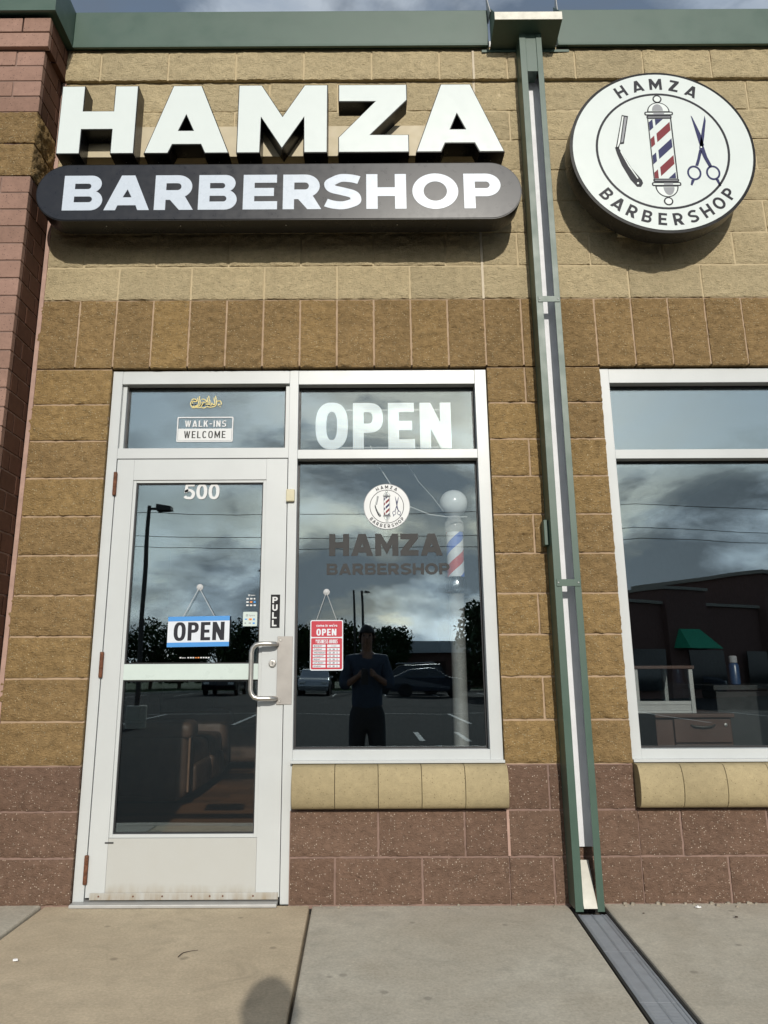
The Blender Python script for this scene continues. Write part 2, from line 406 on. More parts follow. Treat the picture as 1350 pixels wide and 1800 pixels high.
# ------------------------------------------------------------------ lettering as outlines (unit cap height)
def arc(cx, cy, rx, ry, a0, a1, n=14, e=2.0):
    out = []
    for i in range(n + 1):
        a = R(a0 + (a1 - a0) * i / n); c, s_ = math.cos(a), math.sin(a)
        out.append((cx + rx * math.copysign(abs(c) ** (2 / e), c), cy + ry * math.copysign(abs(s_) ** (2 / e), s_)))
    return out
def crom(p, n=8):
    q = [p[0]] + list(p) + [p[-1]]; out = []
    for i in range(1, len(q) - 2):
        a, b, c, d = (Vector((*k, 0)) for k in q[i - 1:i + 3])
        for j in range(n):
            t = j / n
            v = 0.5 * ((2 * b) + (c - a) * t + (2 * a - 5 * b + 4 * c - d) * t * t + (3 * b - a - 3 * c + d) * t ** 3)
            out.append((v.x, v.y))
    return out + [tuple(p[-1])]
def stroke(p, sx, sy=None, sm=True, n=8):
    sy = sx if sy is None else sy
    p = crom(p, n) if sm else list(p); L, Rr = [], []
    for i, q in enumerate(p):
        a = p[max(i - 1, 0)]; b = p[min(i + 1, len(p) - 1)]
        t = Vector((b[0] - a[0], b[1] - a[1])).normalized(); nx, ny = -t.y, t.x
        L.append((q[0] + nx * sx / 2, q[1] + ny * sy / 2)); Rr.append((q[0] - nx * sx / 2, q[1] - ny * sy / 2))
    return Rr + L[::-1]
def glyph(ch, w, s, t, e=2.0):
    if ch == 'H': return [[[(0, 0), (s, 0), (s, .5 - t * .58), (w - s, .5 - t * .58), (w - s, 0), (w, 0), (w, 1), (w - s, 1), (w - s, .5 + t * .5), (s, .5 + t * .5), (s, 1), (0, 1)]]]
    if ch == 'I': return [[[(0, 0), (w, 0), (w, 1), (0, 1)]]]
    if ch == 'L': return [[[(0, 0), (w, 0), (w, t), (s, t), (s, 1), (0, 1)]]]
    if ch == 'T': return [[[(w / 2 - s / 2, 0), (w / 2 + s / 2, 0), (w / 2 + s / 2, 1 - t), (w, 1 - t), (w, 1), (0, 1), (0, 1 - t), (w / 2 - s / 2, 1 - t)]]]
    if ch == '-': return [[[(0, .40), (w, .40), (w, .40 + t), (0, .40 + t)]]]
    if ch == 'E': return [[[(0, 0), (w, 0), (w, t), (s, t), (s, .5 - t / 2), (w * .9, .5 - t / 2), (w * .9, .5 + t / 2), (s, .5 + t / 2), (s, 1 - t), (w * .98, 1 - t), (w * .98, 1), (0, 1)]]]
    if ch == 'A':
        f = s * 1.03; a = s * 1.2; l0 = (w - a) / 2; y0, y1 = t * .60, t * 1.58
        ap = (w / 2 - f) / l0 * (.86 if s > .2 else .97)
        ix = lambda y: f + (w / 2 - f) * y / ap
        return [[[(0, 0), (f, 0), (ix(y0 * .8), y0), (w - ix(y0 * .8), y0), (w - f, 0), (w, 0), (l0 + a, 1), (l0, 1)], [(ix(y1 * .98), y1), (w / 2, ap), (w - ix(y1 * .98), y1)]]]
    if ch == 'M':
        v = .055 if s > .2 else .0
        return [[[(0, 0), (s, 0), (s, .52), (w / 2, v), (w - s, .52), (w - s, 0), (w, 0), (w, 1), (w - s, 1), (w / 2, .54 if s > .2 else .40), (s, 1), (0, 1)]]]
    if ch == 'Z': return [[[(0, 0), (w, 0), (w, t), (w * .46, t), (w * .985, 1 - t * .92), (w * .985, 1), (0, 1), (0, 1 - t), (w * .52, 1 - t), (0, t * .86)]]]
    if ch == 'N':
        v = min(.62, .34 + s * 1.0)
        return [[[(0, 0), (s, 0), (s, 1 - v), (w - s, 0), (w, 0), (w, 1), (w - s, 1), (w - s, v), (s, 1), (0, 1)]]]
    if ch == 'K': return [[[(0, 0), (s, 0), (s, .29), (s + .14 * w, .43), (w - 1.15 * s, 0), (w, 0), (s + .34 * w, .60), (w * .97, 1), (w * .97 - 1.15 * s, 1), (s, .60), (s, 1), (0, 1)]]]
    if ch == 'W': return [[[(0, 1), (.20 * w, 0), (.20 * w + s * .95, 0), (.5 * w, .60), (.80 * w - s * .95, 0), (.80 * w, 0), (w, 1), (w - s, 1), (.80 * w - s * .48, .36), (.5 * w + s * .42, 1), (.5 * w - s * .42, 1), (.20 * w + s * .48, .36), (s, 1)]]]
    if ch in 'O0': return [[arc(w / 2, .5, w / 2, .512, 0, 360, 44, e)[:-1], arc(w / 2, .5, w / 2 - s, .512 - t, 360, 0, 44, e)[:-1]]]
    if ch == 'U': return [[[(0, 1)] + arc(w / 2, w * .42, w / 2, w * .43, 180, 360, 20, e) + [(w, 1), (w - s, 1)] + arc(w / 2, w * .42, w / 2 - s, w * .43 - t, 360, 180, 20, e) + [(s, 1)]]]
    if ch == 'D': return [[[(0, 0)] + arc(w * .45, .5, w * .55, .5, -90, 90, 18) + [(0, 1)], [(s, t), (s, 1 - t)] + arc(w * .45, .5, w * .55 - s, .5 - t, 90, -90, 18)]]
    if ch == 'Y': return [[[(w / 2 - s / 2, 0), (w / 2 + s / 2, 0), (w / 2 + s / 2, .42), (w, 1), (w - s * 1.1, 1), (w / 2, .58), (s * 1.1, 1), (0, 1), (w / 2 - s / 2, .42)]]]
    if ch == 'P':
        yb = .345 if s > .2 else .42; h = (1 - yb) / 2; rx = min(w * .5, h * 1.15)
        return [[[(0, 0), (s, 0), (s, yb)] + arc(w - rx, yb + h, rx, h, -90, 90, 18, e) + [(0, 1)],
                 [(s, yb + t), (s, 1 - t)] + arc(w - rx, yb + h, max(.02, rx - s * .97), h - t, 90, -90, 18, e)]]
    if ch == 'R':
        yb = .335 if s > .2 else .42; h = (1 - yb) / 2; w2 = w * .955; rx = min(w * .5, h * 1.12)
        return [[[(0, 0), (s, 0), (s, yb * .86), (w * .40, yb * .86), (w - s * 1.24, 0), (w, 0)] + arc(w2 - rx, yb + h, rx, h, -58, 90, 16, e) + [(0, 1)],
                 [(s, yb + t), (s, 1 - t)] + arc(w2 - rx, yb + h, max(.02, rx - s * .97), h - t, 90, -90, 16, e)]]
    if ch == 'B':
        h1, h2 = .285, .245; r1, r2 = h1 * 1.05, h2 * 1.05; w2 = w * .955
        a0, a1, b0, b1 = t, .5 - t * .44, .5 + t * .48, 1 - t
        ra, rb_ = (a1 - a0) / 2, (b1 - b0) / 2
        return [[[(0, 0)] + arc(w - r1, h1, r1, h1, -90, 66, 14, e) + arc(w2 - r2, 1 - h2, r2, h2, -66, 90, 14, e) + [(0, 1)],
                 [(s, a0), (s, a1)] + arc(w - s * .92 - ra, a0 + ra, ra, ra, 90, -90, 12, e),
                 [(s, b0), (s, b1)] + arc(w2 - s * .92 - rb_, b0 + rb_, rb_, rb_, 90, -90, 12, e)]]
    if ch == 'C': return [[stroke(arc(w / 2, .5, w / 2 - s / 2, .512 - t / 2, 38, 322, 30, e), s, t, False)]]
    if ch == 'S':
        a, b = s / 2, t / 2
        p = [(w * .93, .80 + (.06 if s < .2 else .03)), (w * .74, 1 - b * 1.05), (w * .46, 1.01 - b), (a * 1.05 + w * .10, .93 - b), (a * 1.0, .73), (w * .22, .585), (w * .5, .505), (w * .78, .415), (w - a, .27), (w * .90 - a * .75, .07 + b), (w * .52, b - .01), (w * .25, b * 1.08), (w * .055, .185)]
        return [[stroke(p, s * .96, t * .97, True, 6)]]
    if ch == '5':
        p = [(s * .25, .465), (w * .26, .545), (w * .45, .59), (w * .64, .56), (w - s * .52, .42), (w - s * .5, .26), (w * .68, t * .55), (w * .42, t * .46), (w * .22, t * .62), (s * .22, .19)]
        return [[stroke(p, s, t, True, 7)], [[(s * .08, .40), (s * 1.25, .50), (s * 1.2, .62), (s * 1.12, 1 - t), (w * .93, 1 - t), (w * .93, 1), (s * .36, 1)]]]
    return []
def area(c): return sum(c[i][0] * c[(i + 1) % len(c)][1] - c[(i + 1) % len(c)][0] * c[i][1] for i in range(len(c))) / 2
def inset(c, d):                      # outer contours are CCW, holes CW: d > 0 shrinks the inked area
    n = len(c); out = []
    for i in range(n):
        a, b, e = Vector(c[i - 1]), Vector(c[i]), Vector(c[(i + 1) % n])
        t1, t2 = (b - a), (e - b)
        if t1.length < 1e-9 or t2.length < 1e-9: out.append(tuple(b)); continue
        t1.normalize(); t2.normalize()
        n1, n2 = Vector((-t1.y, t1.x)), Vector((-t2.y, t2.x)); k = 1 + n1.dot(n2)
        v = (n1 + n2) / max(k, .45)
        out.append((b.x + v.x * d, b.y + v.y * d))
    return out
def norm(polys):
    r = []
    for pl in polys:
        q = []
        for i, c in enumerate(pl):
            c = [tuple(p) for j, p in enumerate(c) if (Vector(p) - Vector(c[j - 1])).length > 1e-7]
            a = area(c)
            if (i == 0 and a < 0) or (i > 0 and a > 0): c = c[::-1]
            q.append(c)
        r.append(q)
    return r
def xf(polys, f): return [[[f(*p) for p in c] for c in pl] for pl in polys]
def text(s, x, z, h, widths, sw, tw, gap, e=2.0):
    """outlines of a line of capitals; widths is a dict or one number (of the cap height)"""
    out = []; cx = x
    for ch in s:
        if ch == ' ': cx += h * (widths.get(' ', .4) if isinstance(widths, dict) else .4); continue
        w = widths.get(ch, widths.get('*', .7)) if isinstance(widths, dict) else widths
        out += xf(glyph(ch, w, sw, tw, e), lambda a, b, c=cx: (c + a * h, z + b * h)); cx += (w + gap) * h
    return out, cx - gap * h
def text_fit(s, x0, x1, z0, z1, sw, tw, gap, widths=None, e=2.0):
    wd = widths or {'*': .72, 'I': sw, 'M': .92, 'W': 1.0, '-': .36, 'A': .78, 'E': .6, 'L': .56, ' ': .45}
    pl, xe = text(s, 0, 0, 1, wd, sw, tw, gap, e)
    k = (x1 - x0) / xe
    return xf(pl, lambda a, b: (x0 + a * k, z0 + b * (z1 - z0)))
def ext(name, polys, yf, depth, mat, parent=None, d=0.0, smooth=False):
    """outlines in x,z stood up facing -y: front at yf, back at yf + depth"""
    V, F = [], []
    for pl in norm(polys):
        if d: pl = [inset(c, d) for c in pl]
        flat = [p for c in pl for p in c]; b = len(V); n = len(flat)
        V += [(p[0], yf, p[1]) for p in flat]; V += [(p[0], yf + depth, p[1]) for p in flat]
        for tri in tessellate_polygon([[Vector((p[0], p[1], 0)) for p in c] for c in pl]):
            a, c_, e_ = tri
            ar = (flat[c_][0] - flat[a][0]) * (flat[e_][1] - flat[a][1]) - (flat[e_][0] - flat[a][0]) * (flat[c_][1] - flat[a][1])
            if abs(ar) < 1e-14: continue
            if ar < 0: a, e_ = e_, a
            F.append((b + a, b + c_, b + e_)); F.append((b + n + e_, b + n + c_, b + n + a))
        o = b
        for c in pl:
            k = len(c)
            for i in range(k):
                j = (i + 1) % k; F.append((o + j, o + i, o + n + i, o + n + j))
            o += k
    me = bpy.data.meshes.new(name); me.from_pydata(V, [], F); me.validate()
    o = link(name, me, mat, parent)
    return o
def rrect(x0, x1, z0, z1, r, n=6):
    return arc(x1 - r, z1 - r, r, r, 0, 90, n) + arc(x0 + r, z1 - r, r, r, 90, 180, n) + arc(x0 + r, z0 + r, r, r, 180, 270, n) + arc(x1 - r, z0 + r, r, r, 270, 360, n)
def rect(x0, x1, z0, z1): return [(x0, z0), (x1, z0), (x1, z1), (x0, z1)]
def small_text(s, x, z, h, align='LEFT', bold=0.0):
    cu = bpy.data.curves.new('t', 'FONT'); cu.body = s; cu.size = h * 1.37; cu.align_x = align; cu.offset = bold; cu.resolution_u = 2
    ob = bpy.data.objects.new('t', cu); me = bpy.data.meshes.new_from_object(ob)
    vs = [(v.co.x + x, 0.0, v.co.y + z) for v in me.vertices]; fs = [tuple(p.vertices) for p in me.polygons]
    bpy.data.objects.remove(ob); bpy.data.curves.remove(cu); bpy.data.meshes.remove(me)
    return vs, fs
def print_text(name, lines, y, mat, parent):
    V, F = [], []
    for (s, x, z, h, al, bo) in lines:
        vs, fs = small_text(s, x, z, h, al, bo); b = len(V)
        V += [(p[0], y, p[2]) for p in vs]; F += [tuple(b + i for i in f) for f in fs]
    me = bpy.data.meshes.new(name); me.from_pydata(V, [], F); me.validate()
    return link(name, me, mat, parent)

# ================================================================== THE SETTING
# ground: one sheet of asphalt to the horizon
LOT = -0.22
kind(MB().box(-400, 400, -500, -1.99, LOT - .3, LOT).build('parking_lot', 'asphalt'), 'structure')
lines = kind(empty('parking_markings', (0, 0, 0)), 'structure')
def paint(x0, x1, y0, y1): MB().box(x0, x1, y0, y1, LOT + .001, LOT + .005).build('painted_line', 'line_paint', lines)
for i in range(12): paint(-17 + i * 3.0, -16.9 + i * 3.0, -21.5, -16.2)
for i in range(12): paint(-15.5 + i * 3.0, -15.4 + i * 3.0, -46.5, -41.2)
for i in range(5): paint(2.4 + i * .9, 2.5 + i * .9, -13.4, -11.2)
paint(-17, 16.1, -21.6, -21.5)
kind(MB().box(-160, 160, -120, -49.0, LOT - .2, LOT + .10).build('grass_verge', 'grass'), 'structure')
kind(MB().box(-160, 160, -49.0, -48.8, LOT - .2, LOT + .13).build('kerb', 'concrete_grey'), 'structure')

walk = kind(empty('sidewalk'), 'structure')
def slab(pts, mat, z=0.0):
    mb = MB(); n = len(pts); mb.rings([[(x, y, -.05) for x, y in pts], [(x, y, z) for x, y in pts]])
    return mb.build('slab', mat, walk, bevel=.009, seg=2)
J = .006
ys = [(0.012, -1.52), (-1.52 - J * 2, -1.85)]
for k, (a, b) in enumerate(ys):
    slab([(-1.36, b), (-.115 - J, b), (-.125 - J, a), (-1.36, a)], 'concrete_grey', .006 - .012 * k)
    slab([(-.115 + J, b), (1.125 - J, b), (1.108 - J, a), (-.125 + J, a)], 'concrete_warm', -.004 * k)
    xl = 2.285 if k == 0 else 2.33
    e0, e1 = (2.2925, 2.2084) if k == 0 else (2.2076, 2.1905)
    slab([(1.125 + J, b), (e1, b), (e0, a), (1.108 + J, a)], 'concrete_grey', -.003)
    slab([(e1 + .159, b), (3.62 - J, b), (3.62 - J, a), (e0 + .159, a)], 'concrete_grey', .002)
    slab([(3.62 + J, b), (5.2, b), (5.2, a), (3.62 + J, a)], 'concrete_warm', -.002)
    slab([(-2.6, b), (-1.36 - J * 2, b), (-1.36 - J * 2, a), (-2.6, a)], 'concrete_grey', 0.0)
kind(MB().box(-30, 30, -2.0, -1.851, -.4, -.008).build('kerb', 'concrete_grey', None, bevel=.02), 'structure')
mb = MB(); mb.box(-2.6, 5.2, -1.85, .0, -.30, -.035); mb.build('gravel_bed', 'dirt', walk)
for xa, xb in ((-30, -2.62), (5.22, 30)): MB().box(xa, xb, -1.85, .3, -.3, -.002).build('slab', 'concrete_grey', walk)
# weeds and grit along the foot of the wall
mb = MB(); rg = random.Random(5)
for i in range(150):
    x = rg.choice([rg.uniform(2.46, 4.2), rg.uniform(2.5, 3.4), rg.uniform(1.02, 2.28)]); s_ = (.0015 + .008 * rg.random() ** 3) * (1.5 if x > 2.5 else .8)
    y = -.002 - rg.random() ** 3 * .06; z = s_ * .2
    mb.lathe([(s_ * .3, -s_), (s_, -s_ * .2), (s_ * .7, s_ * .6), (s_ * .1, s_ * .8)], (x, y, z), 5)
kind(mb.build('grit', 'grit_stone', None), 'stuff')['label'] = 'crumbled mortar and grit along the foot of the wall'

# ================================================================== THE SHOP BUILDING
bld = tag(empty('shop_building', (0, 0, 0)), 'tan and brown block shopfront with white framed windows and glass door', 'building')
_cache = {}
def block_mesh(w, h, var, amp, mat, depth=.075, soft=False):
    key = (round(w, 3), round(h, 3), var, amp, mat)
    if key in _cache: return _cache[key]
    st = .0105 if amp > .004 else .05
    nx, nz = max(2, int(round(w / st))), max(2, int(round(h / st)))
    off = Vector((var * 7.31, hash(mat) % 97 * 0 + len(mat) * 1.7, w * 11 + h * 5))
    V, F = [], []
    for j in range(nz + 1):
        for i in range(nx + 1):
            x, z = w * (i / nx - .5), h * (j / nz - .5)
            q = Vector((x, 0, z))
            d = noise.fractal(q * 11 + off, 1.0, 2.0, 3) * amp * .8 + noise.fractal(Vector((q.x * 34, 0, q.z * 50)) + off * 2, .7, 2.1, 4) * amp * .85
            ed = min(w / 2 - abs(x), h / 2 - abs(z))
            drop = amp * .75 * math.exp(-ed / .006) * (1 + 1.0 * noise.noise(q * 60 + off))
            jx = jz = 0
            if ed < 1e-6 and amp > .003:
                g = noise.noise(q * 45 + off * 3) * .0022
                jx = -g * (1 if abs(abs(x) - w / 2) < 1e-6 else 0) * (1 if x > 0 else -1); jz = -g * (1 if abs(abs(z) - h / 2) < 1e-6 else 0) * (1 if z > 0 else -1)
            V.append((x + jx, min(-d + drop - amp * .35, .0035 + .001 * noise.noise(q * 30)), z + jz))
    n = nx + 1
    for j in range(nz):
        for i in range(nx): F.append((j * n + i, j * n + i + 1, (j + 1) * n + i + 1, (j + 1) * n + i))
    rim = [i for i in range(nx)] + [j * n + nx for j in range(nz)] + [nz * n + i for i in range(nx, 0, -1)] + [j * n for j in range(nz, 0, -1)]
    b = len(V); V += [(V[i][0], depth, V[i][2]) for i in rim]; k = len(rim)
    for a in range(k): c = (a + 1) % k; F.append((rim[c], rim[a], b + a, b + c))
    me = bpy.data.meshes.new('block'); me.from_pydata(V, [], F); me.validate(); me.materials.append(M[mat])
    for p in me.polygons: p.use_smooth = True
    me.set_sharp_from_angle(angle=R(50))
    _cache[key] = me; return me
rb = random.Random(11)
MJ = .0105
def block(parent, x0, x1, z0, z1, mat, y=0.0, amp=.0065, name='block', nv=9, jx0=True, jx1=True):
    a = x0 + (MJ / 2 if jx0 else 0); b = x1 - (MJ / 2 if jx1 else 0)
    me = block_mesh(b - a, z1 - z0 - MJ, rb.randrange(nv), amp, mat)
    o = bpy.data.objects.new(name, me); COL.objects.link(o); o.parent = parent
    o.location = ((a + b) / 2, y + rb.uniform(-.0025, .0015), (z0 + z1) / 2)
    if rb.random() < .5: o.rotation_euler = (0, math.pi, 0)
    return o
def backing(name, boxes, mat):
    mb = MB()
    for b in boxes: mb.box(*b)
    return mb.build(name, mat, bld)
XL, XR = -.43, 25 * CS            # wall corner at the pilaster, right end
TOP = 23 * CS
# upper tan wall
uw = backing('upper_wall', [(XL, XR, .0050, .20, 15 * CS + .002, TOP + .06), (XL, XR, -.0155, .0069, 22 * CS + .006, TOP + .05)], 'mortar_tan')
for c in range(15, 23):
    y = 0.0 if c < 22 else -.022
    off = 0 if (c - 15) % 2 == 0 else 1
    cuts = [XL] + [k * CS for k in range(-2, 26) if (k - off) % 2 == 0 and k * CS > XL + .08 and k * CS < XR - .08] + [XR]
    if 10 * CS not in cuts: cuts.append(10 * CS)
    cuts = sorted(set(cuts))
    for a, b in zip(cuts, cuts[1:]):
        block(uw, a, b, c * CS, (c + 1) * CS, 'tan_block', y, .0055)
mb = MB().box(10 * CS - .0065, 10 * CS + .0065, -.0015, .03, 15 * CS, 22 * CS); mb.box(10 * CS - .0065, 10 * CS + .0065, -.024, .03, 22 * CS + .001, TOP)
mb.build('expansion_joint', 'caulk', uw)
# soldier course over the openings
lc = backing('lintel_course', [(XL, XR, .0065, .20, 13 * CS + .016, 15 * CS)], 'mortar_brown')
cuts = [XL] + [k * CS for k in range(-1, 26)]
for a, b in zip(cuts, cuts[1:]):
    block(lc, a, b, 13 * CS, 15 * CS, 'brown_block', 0.0, .0085)
# piers
def pier(x0, x1, cuts_a, cuts_b):
    p = backing('pier', [(x0 + (.001 if x0 > 0 else 0), x1 - .001, .0065, .20, -.05, 13 * CS - .001)], 'mortar_brown')
    MB().box(x0 + .0012, x1 - .0012, .0060, .1, -.04, 3 * CS).build('base_mortar', 'mortar_rose', p)
    for c in range(13):
        cu = [x0] + (cuts_a if c % 2 == 0 else cuts_b) + [x1]
        for a, b in zip(cu, cu[1:]):
            block(p, a, b, c * CS, (c + 1) * CS, 'brown_block' if c >= 3 else 'rose_block', 0.0, .008 if c >= 3 else .0065, jx0=a != x0 or x0 < 0, jx1=b != x1)
    return p
pier(XL, 0.0, [], [])
pier(10 * CS, 13 * CS, [11 * CS], [12 * CS])
pier(23 * CS, 25 * CS, [], [24 * CS])
# low wall under the windows
def low_wall(k0, k1, x0):
    p = backing('low_wall', [(x0 + .001, k1 * CS - .001, .0070, .20, -.05, 2 * CS - .002), (x0 + .001, k1 * CS - .001, .025, .20, 2 * CS - .002, 3 * CS)], 'mortar_rose')
    for c in range(2):
        cu = [x0] + [k * CS for k in range(k0, k1) if k * CS > x0 + .06 and (k - c) % 2 == (0 if k0 < 10 else 1)] + [k1 * CS]
        for a, b in zip(cu, cu[1:]): block(p, a, b, c * CS, (c + 1) * CS, 'rose_block', 0.0, .0065)
    for k in range(k0, k1):                         # bull-nosed sill units
        a, b = max(k * CS, x0) + .0012, (k + 1) * CS - .0012
        z0, z1 = 2 * CS + .012, 3 * CS + .004
        prof = [(.10, z0 + .002), (-.005, z0)] + [(-.030 - .052 * math.sin(R(t)) ** .8, (z0 + z1) / 2 - (z1 - z0) / 2 * math.cos(R(t))) for t in range(12, 169, 12)] + [(-.012, z1), (.02, z1)]
        mb = MB(); mb.rings([[(a, y, z) for y, z in prof], [(b, y, z) for y, z in prof]])
        mb.build('sill_block', 'sill_stone', p, True, bevel=.0015)
    return p
low_wall(5, 10, 1.005)
low_wall(13, 23, 13 * CS)
MB().box(10 * CS - .006, 10 * CS + .006, -.004, .02, 1.02 * CS, 2 * CS).build('caulk_joint', 'caulk_rose', bld)
# pilaster of small brick with a split-face band
pil = MB().box(-1.7, XL - .0095, -.2505, .25, -.05, 46 * .1016).build('pilaster', 'mortar_rose', bld)
PB = .1016; PY, PX = -.26, XL
def pbox(x0, x1, y0, y1, z0, z1, mat='rose_brick'):
    g = MJ * .42
    key = ('pb', round(x1 - x0, 3), round(y1 - y0, 3), round(z1 - z0, 3), mat)
    if key not in _cache:
        w, d, h = (x1 - x0) / 2 - g, (y1 - y0) / 2 - g, (z1 - z0) / 2 - g
        me = bpy.data.meshes.new('brick'); bm = bmesh.new(); bmesh.ops.create_cube(bm, size=2)
        for v in bm.verts: v.co = (v.co.x * w, v.co.y * d, v.co.z * h)
        bmesh.ops.bevel(bm, geom=bm.edges[:], offset=.0018, segments=1, affect='EDGES'); bm.to_mesh(me); bm.free()
        me.materials.append(M[mat]); _cache[key] = me
    o = bpy.data.objects.new('brick', _cache[key]); COL.objects.link(o); o.parent = pil
    o.location = ((x0 + x1) / 2 + rb.uniform(-.0012, .0012), (y0 + y1) / 2 + rb.uniform(-.0012, .0012), (z0 + z1) / 2)
for c in range(0, 46):
    z0, z1 = c * PB, (c + 1) * PB
    if 36 <= c < 40: continue
    o = .028 if c >= 44 else 0.0
    xe, ye = PX + o, PY - o
    x = xe; pbox(x - (.305 if c % 2 == 0 else .16), x, ye, ye + .045, z0, z1); x -= .305 if c % 2 == 0 else .16
    ym = ye + (.125 if c % 2 == 0 else .215)
    pbox(xe - .06, xe, ye + .045, ym, z0, z1, 'shaded_brown_brick')
    if ym < -.03: pbox(xe - .06, xe, ym, .012, z0, z1, 'shaded_brown_brick')
    while x > -1.65:
        L = .41; pbox(max(x - L, -1.7), x, ye, ye + .045, z0, z1); x -= L
for c in range(2):
    z0, z1 = (36 + 2 * c) * PB, (38 + 2 * c) * PB
    cu = [-1.65, -1.24, -.84, PX] if c else [-1.65, -1.04, -.64, PX]
    for a, b in zip(cu, cu[1:]): block(pil, a, b, z0, z1, 'brown_block', PY, .009)
    me = block_mesh(.26 - .004, z1 - z0 - MJ, 3 + c, .009, 'brown_block')
    ob = bpy.data.objects.new('block', me); COL.objects.link(ob); ob.parent = pil
    ob.location = (PX - .002, -.13, (z0 + z1) / 2); ob.rotation_euler = (0, 0, math.pi / 2)
MB().box(XL + .001, XL + .024, -.006, .02, 0.0, 22 * CS).build('caulk_joint', 'caulk_rose', bld)
# metal coping
FZ0, FZ1 = 4.683, 4.942
cop = MB()
def cop_run(x0, x1, y):
    cop.box(x0, x1, y, .42, FZ0 + .012, FZ1); cop.box(x0, x1, y - .004, y + .012, FZ0, FZ0 + .0118)
cop_run(-.372, 2.125, -.05); cop_run(2.54, XR + .02, -.05)
cop.build('coping', 'green_metal', bld, bevel=.003)
cop = MB(); cop_run(-1.75, -.3725, -.318); cop.box(-.372, -.3685, -.322, -.0505, FZ0, FZ0 + .012)
cop.build('coping', 'green_metal', bld, bevel=.003)
MB().box(2.1255, 2.5395, -.02, .42, FZ0 + .02, FZ0 + .06).build('scupper_floor', 'galvanised', bld)
# roof and room
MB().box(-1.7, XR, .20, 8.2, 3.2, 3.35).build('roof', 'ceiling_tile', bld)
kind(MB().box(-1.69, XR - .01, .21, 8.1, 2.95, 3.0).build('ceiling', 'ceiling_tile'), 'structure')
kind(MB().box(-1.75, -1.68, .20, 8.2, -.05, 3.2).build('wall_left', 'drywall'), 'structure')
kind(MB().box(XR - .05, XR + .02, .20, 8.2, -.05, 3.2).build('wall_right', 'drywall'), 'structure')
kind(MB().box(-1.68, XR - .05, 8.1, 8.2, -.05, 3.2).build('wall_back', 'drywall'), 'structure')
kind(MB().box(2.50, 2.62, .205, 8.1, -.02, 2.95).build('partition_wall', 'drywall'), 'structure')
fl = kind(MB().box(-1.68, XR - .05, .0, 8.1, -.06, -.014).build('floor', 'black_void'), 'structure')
pm = [MB().box(-L / 2, L / 2, -.0745, .0745, -.012, 0.0) for L in (1.2, .9)]
pmesh = []
for q in pm:
    me = bpy.data.meshes.new('plank'); me.from_pydata(q.v, [], q.f); me.materials.append(M['wood_floor']); pmesh.append(me)
for j in range(44):
    x = -1.68 - rb.uniform(0, .6)
    while x < 2.5 - .3:
        i = rb.randrange(2); L = (1.2, .9)[i]
        if x + L > -1.3 and x + L < 2.62:
            ob = bpy.data.objects.new('plank', pmesh[i]); COL.objects.link(ob); ob.parent = fl; ob.location = (x + L / 2, .29 + j * .15, 0)
        x += L + .002
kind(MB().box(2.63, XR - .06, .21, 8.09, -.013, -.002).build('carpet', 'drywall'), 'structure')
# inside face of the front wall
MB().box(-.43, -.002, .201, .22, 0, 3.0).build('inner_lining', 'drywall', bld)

# ------------------------------------------------------------------ aluminium storefront: door bay, transoms, window
FY0, FY1 = .022, .135
GY = .085
def pane(parent, x0, x1, z0, z1, y=GY, gk=.009):
    MB().box(x0 + .001, x1 - .001, y, y + .006, z0 + .001, z1 - .001).build('pane', 'glass', parent)
    mb = MB()
    for a in ((x0 - .002, x0 + gk, z0, z1), (x1 - gk, x1 + .002, z0, z1)): mb.box(a[0], a[1], y - .007, y - .001, a[2], a[3])
    mb.box(x0 + gk, x1 - gk, y - .0068, y - .0012, z0 - .002, z0 + gk); mb.box(x0 + gk, x1 - gk, y - .0068, y - .0012, z1 - gk, z1 + .002)
    mb.build('gasket', 'gasket', parent)
fr = MB()
Z1 = 13 * CS - .006
fr.box(.004, .056, FY0, FY1, .0, Z1)                       # left jamb
fr.box(.964, 1.012, FY0, FY1, .0, Z1)                      # mullion
fr.box(1.966, 10 * CS - .004, FY0, FY1, .612, Z1)          # right jamb
fr.box(.056, .964, FY0 + .002, FY1, 2.562, Z1); fr.box(1.012, 1.966, FY0 + .002, FY1, 2.556, Z1)
fr.box(.056, .964, FY0 + .002, FY1, 2.143, 2.200); fr.box(1.012, 1.966, FY0 + .002, FY1, 2.138, 2.188)
fr.box(1.012, 1.966, FY0 + .002, FY1, .612, .676)
sf = fr.build('storefront_frame', 'white_frame', bld, bevel=.002)
for a in (.0565, .9425): MB().box(a, a + .0213, .045, .084, 2.2005, 2.5615).build('glazing_stop', 'white_frame', sf, bevel=.001)
pane(sf, .078, .9425, 2.2005, 2.5615); pane(sf, 1.0125, 1.9655, 2.1885, 2.5555); pane(sf, 1.0125, 1.9655, .6765, 2.1375)
MB().box(1.006, 10 * CS - .002, -.012, FY0 - .0005, .6175, .630).build('sill_flashing', 'white_frame', sf, bevel=.001)
MB().box(.008, .955, -.035, .13, .0015, .016).build('threshold', 'galvanised', sf, bevel=.003)
mb = MB(); mb.box(.958, 1.002, FY0 - .021, FY0 - .0003, 1.903, 1.968); mb.build('door_contact', 'beige_plastic', sf, bevel=.004)

